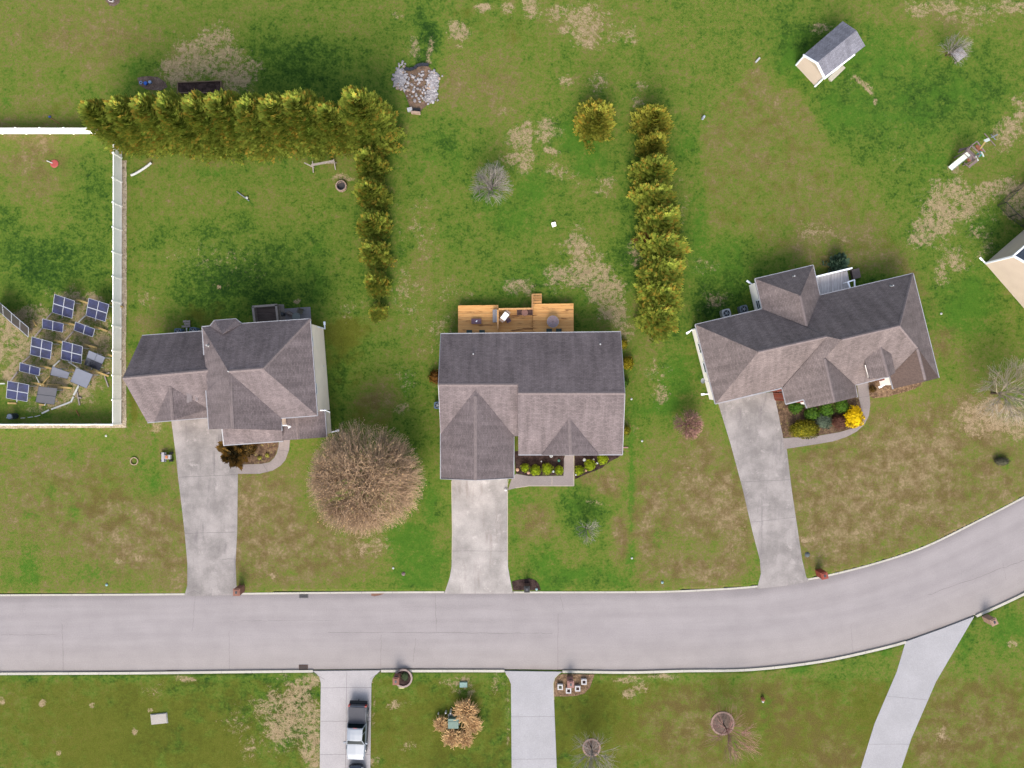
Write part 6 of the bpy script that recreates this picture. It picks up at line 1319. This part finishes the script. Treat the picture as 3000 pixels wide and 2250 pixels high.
# white plank platform by the far small tree
b = W(2800, 166); o = thing('plank_platform', 'white weathered plank platform on posts beside the small far tree', 'platform', b); an = R(38); c_, s_ = Vector((math.cos(an), math.sin(an), 0)), Vector((-math.sin(an), math.cos(an), 0)); M_WPL = plain('whitewashed_plank', A(206,200,206), .14, 5)
for k in range(7): mb = MB(); mb.obox(b + s_*(-.48+.16*k) + z_*.55, c_*.6, s_*.07, z_*.02); part('plank', mb, M_WPL, o)
for i in (-1,1):
    for j in (-1,1): mb = MB(); mb.obox(b + c_*i*.5 + s_*j*.45 + z_*.26, c_*.04, s_*.04, z_*.27); part('leg', mb, plain('reddish_leg', A(150,118,110), .1, 5), o)
# ornaments in the front beds
M_WORN = plain('ornament_white', A(232,238,240), .04, 4, .5); M_PEACH = plain('peach_stone', A(226,180,150), .12, 5); M_SEA = plain('sea_green', A(96,170,150), .06, 4)
OGp = 'garden ornaments in the front bed'
def orn(name, label, x, y, r_, hgt, mat, cat='ornament'):
    b = W(x, y); mb = MB(); mb.tube([b, b+z_*hgt*.4, b+z_*hgt*.8, b+z_*hgt], [r_*.7, r_, r_*.9, r_*.3], 12); solo(name, mb, mat, label, cat, b, OGp)
orn('gazing_ball', 'white glazed ball beside the second lime shrub right of the path', 1711.5, 1346.5, .17, .45, M_WORN); orn('ornament', 'small white ornament above the white-flanked lime shrub', 1739, 1346, .1, .25, M_WORN); orn('ornament', 'small white ornament between the two rightmost lime shrubs', 1749, 1356, .12, .25, M_WORN)
orn('ornament', 'sea-green ornament near the front path', 1637, 1349, .14, .3, M_SEA); orn('ornament', 'tiny white ornament behind the largest lime shrub', 1586, 1351.5, .08, .18, M_WORN); orn('bed_stone', 'peach stone beside the garage corner', 1516, 1376, .18, .15, M_PEACH, 'stone'); orn('bed_stone', 'pale stone between the first two lime shrubs', 1548, 1385, .15, .12, M_PEACH, 'stone'); orn('bed_stone', 'pale stone between the largest lime shrub and the next', 1621, 1381, .13, .12, M_WORN, 'stone'); orn('bed_stone', 'peach stone right of the shrub beside the path', 1717, 1378, .12, .12, M_PEACH, 'stone'); orn('bed_stone', 'tiny pale stone at the lower right bed edge', 1687, 1391, .09, .1, M_WORN, 'stone')
b = W(1614, 1334); mb = MB(); mb.ring(b + z_*.5, .17, .1, .06, 16); mb.cyl(b, .06, .5, 8); solo('bird_bath', mb, M_WORN, 'white bird bath half under the front eave', 'bird bath', b)
stick('splash_pipe', 'pinkish drain pipe sticking out at the east front corner', [(1820,1311),(1840,1311)], .12, plain('pinkish_pipe', A(196,150,136), .08, 5), 'pipe')
# toy ride-on left on the drive edge
b = W(490, 1338); o = thing('mower', 'small grey-white ride-on mower with orange seat beside the left drive', 'mower', b); M_LG = plain('light_grey_plastic', A(206,202,208), .08, 6, .5)
mb = MB(); mb.box(b + Vector((-.15,0,.38)), (.42,.95,.16)); part('deck', mb, M_LG, o); mb = MB(); mb.box(b + Vector((.3,.02,.42)), (.6,.42,.28)); part('hood', mb, M_LG, o); mb = MB(); mb.box(b + Vector((.22,.02,.6)), (.24,.3,.08)); part('seat', mb, plain('orange_seat', A(224,142,84), .06, 5), o)
for sx_ in (-.38, .5):
    for sy_ in (-.38, .38): mb = MB(); mb.tube([b + Vector((sx_, sy_-.08, .2)), b + Vector((sx_, sy_+.08, .2))], .2, 14); part('wheel', mb, M_TYRE, o)
mb = MB(); mb.box(b + Vector((-.02,0,.48)), (.1,1.0,.03)); part('handle_bar', mb, M_DARKMETAL, o)
# ---- playset
def PL(x, y, z=0): return W(x, y, z)
b = W(2835, 455); o = thing('playset', 'wooden climbing frame with white slide, red deck and teal seat', 'playset', b); M_PW = plain('greyed_timber', A(158,138,136), .14, 6, .85); M_SL = plain('slide_white', A(236,246,238), .03, 3, .35); M_REDT = plain('reddish_timber', A(190,120,88), .12, 6); M_PTEAL = plain('play_teal', A(40,178,172), .04, 4, .4)
mb = MB(); a, c = PL(2836,451,1.5), PL(2784,494,.15); d = (c-a); dn = d.normalized(); sd_ = Vector((-dn.y, dn.x, 0)).normalized(); n = 8
rows = []
for k in range(n+1):
    t_ = k/n; q = lerp(a, c, t_); q.z = 1.5*(1-t_)**1.25 + .14; rows.append([q + sd_*-.28 + z_*.13, q + sd_*-.25, q + sd_*.25, q + sd_*.28 + z_*.13, q + sd_*.28 - z_*.04, q - sd_*.28 - z_*.04])
lmesh(mb, rows); part('slide', mb, M_SL, o)
tw = [PL(2836,432,1.5), PL(2862,455,1.5), PL(2850,471,1.5), PL(2824,448,1.5)]; 
mb = MB(); mb.prism([tuple(q)[:2] for q in tw], 1.35, 1.45); part('deck', mb, M_PW, o)
for q in tw: mb = MB(); mb.beam(Vector((q.x,q.y,0)), Vector((q.x,q.y,2.0)), .1, .1); part('post', mb, M_PW, o)
for i in range(4): mb = MB(); p_, q = tw[i], tw[(i+1)%4]; mb.beam(Vector((p_.x,p_.y,2.0)), Vector((q.x,q.y,2.0)), .1, .08); part('rail', mb, M_PW, o)
mb = MB(); mb.prism([tuple(PL(x,y,1.2))[:2] for x, y in ((2858,424),(2872,426),(2880,442),(2866,446))], 1.1, 1.2); part('upper_deck', mb, M_REDT, o)
for a, c, m_, nm, wd, za, zc in (((2862,414),(2886,446),M_PW,'top_beam',.1,1.9,1.9),((2842,430),(2862,414),M_PW,'top_beam',.1,1.9,1.9),((2872,435),(2886,416),M_LUMBER,'swing_beam',.14,2.0,2.0),((2884,414),(2898,408),M_SL,'canopy_pole',.3,2.0,1.9),((2884,391),(2916,427),M_PW,'leg',.06,.1,.1),((2903,394),(2917,410),M_METAL,'leg',.06,.1,.1),((2904,403),(2922,394),M_METAL,'ladder',.12,.6,.2),((2858,457),(2866,471),M_SL,'handrail',.1,1.7,1.6),((2875,445),(2882,459),M_SL,'handrail',.1,1.7,1.6),((2810,440),(2836,434),M_PW,'ramp',.22,.4,1.2),((2840,487),(2862,471),M_PW,'bench',.25,.5,.6),((2824,476),(2842,492),M_PW,'base_beam',.07,.1,.1),((2834,470),(2848,464),M_REDT,'shelf',.35,.7,.7)):
    mb = MB(); mb.beam(PL(*a, za), PL(*c, zc), wd, .08); part(nm, mb, m_, o)
mb = MB(); mb.beam(PL(2865,456,1.3), PL(2876,447,1.3), .4, .08); part('seat', mb, M_PTEAL, o)
# ---- rock-lined drain outlet on the far lawn
M_RIP = mulch('wet_debris', A(124,104,90), A(160,132,112), A(112,116,64)); bed([(1166,200),(1190,206),(1215,198),(1230,190),(1256,194),(1270,212),(1283,222),(1280,262),(1264,296),(1242,316),(1228,330),(1206,328),(1196,300),(1182,268),(1166,250)], M_RIP, .03, name='drain_bed')
mb = MB(); rr = random.Random(8); 
def rock(x, y, s_): mb.t = rr.random(); b = W(x, y); mb.ell(b + z_*s_*.35, s_*rr.uniform(.8,1.3), s_*rr.uniform(.7,1.1), s_*.7, 6, 4, rr.uniform(0,3), .22, rr)
for _ in range(620):
    u = rr.random()
    if u < .34: x, y = rr.gauss(1174, 9), rr.gauss(228, 16)
    elif u < .84: t_ = rr.random(); x, y = 1272 - 14*t_**1.5 + rr.gauss(0, 8), 212 + 84*t_ + rr.gauss(0, 4)
    else: x, y = rr.uniform(1185, 1270), rr.uniform(205, 300)
    rock(x, y, rr.uniform(.07, .2))
solo('riprap_stones', mb, foliage('white_riprap', A(170,164,168), A(222,218,222), A(196,172,154), var=.15), 'loose white stones lining the far drain outlet', 'stones', kind='stuff')
b = W(1219, 333); o = thing('drain_outlet', 'small concrete headwall with dark pipe mouth at the foot of the rock drain', 'drain outlet', b); mb = MB(); mb.box(b + z_*.2, (.95,.2,.4), -.1); part('headwall', mb, M_STONE, o); mb = MB(); mb.box(b + Vector((.05,.3,.1)), (.75,.42,.1), -.1); part('pipe_mouth', mb, M_BLK, o); mb = MB(); mb.box(b + Vector((-.62,.35,.16)), (.5,.34,.3), .2); part('side_block', mb, M_PIPE, o)
stick('silt_fabric', 'black silt fabric edging the top of the rock drain', [(1186,203),(1200,206),(1214,203),(1222,195),(1236,191),(1256,192)], .3, plain('black_fabric', A(52,56,68), .15, 6), 'fabric', .2)
# stumps
b = W(2219, 178); mb = MB(); mb.beam(b + Vector((-.2,-.2,.1)), b + Vector((.2,.25,.1)), .18, .14); solo('survey_stake', mb, M_PIPE, 'short white stake at the corner of the mown field', 'stake', b); post('pale blue post right of the right hedge', 2058, 348, .7, .13, plain('pale_post', A(196,206,224), .05, 4), grp=None)
b = W(2233, 2045); o = thing('garden_gnome_stone', 'small reddish stone figure with a white top on the lower lawn', 'figurine', b); mb = MB(); mb.tube([b, b+z_*.2, b+z_*.45, b+z_*.55], [.16,.2,.14,.06], 10); part('body', mb, M_REDT, o); mb = MB(); mb.ell(b + Vector((0,-.25,.2)), .14,.14,.14, 9, 6); part('head', mb, M_PIPE, o)
b = W(330, 2); o = thing('planter_pot', 'pale pot cut by the top edge on a dark soil patch', 'pot', b); mb = MB(); mb.tube([b, b+z_*.3, b+z_*.32], [.2,.3,.22], 14); part('pot', mb, M_PLANTER, o); mb = MB(); mb.cyl(b+z_*.3, .24, .03, 12); part('soil', mb, M_MULCH, o)
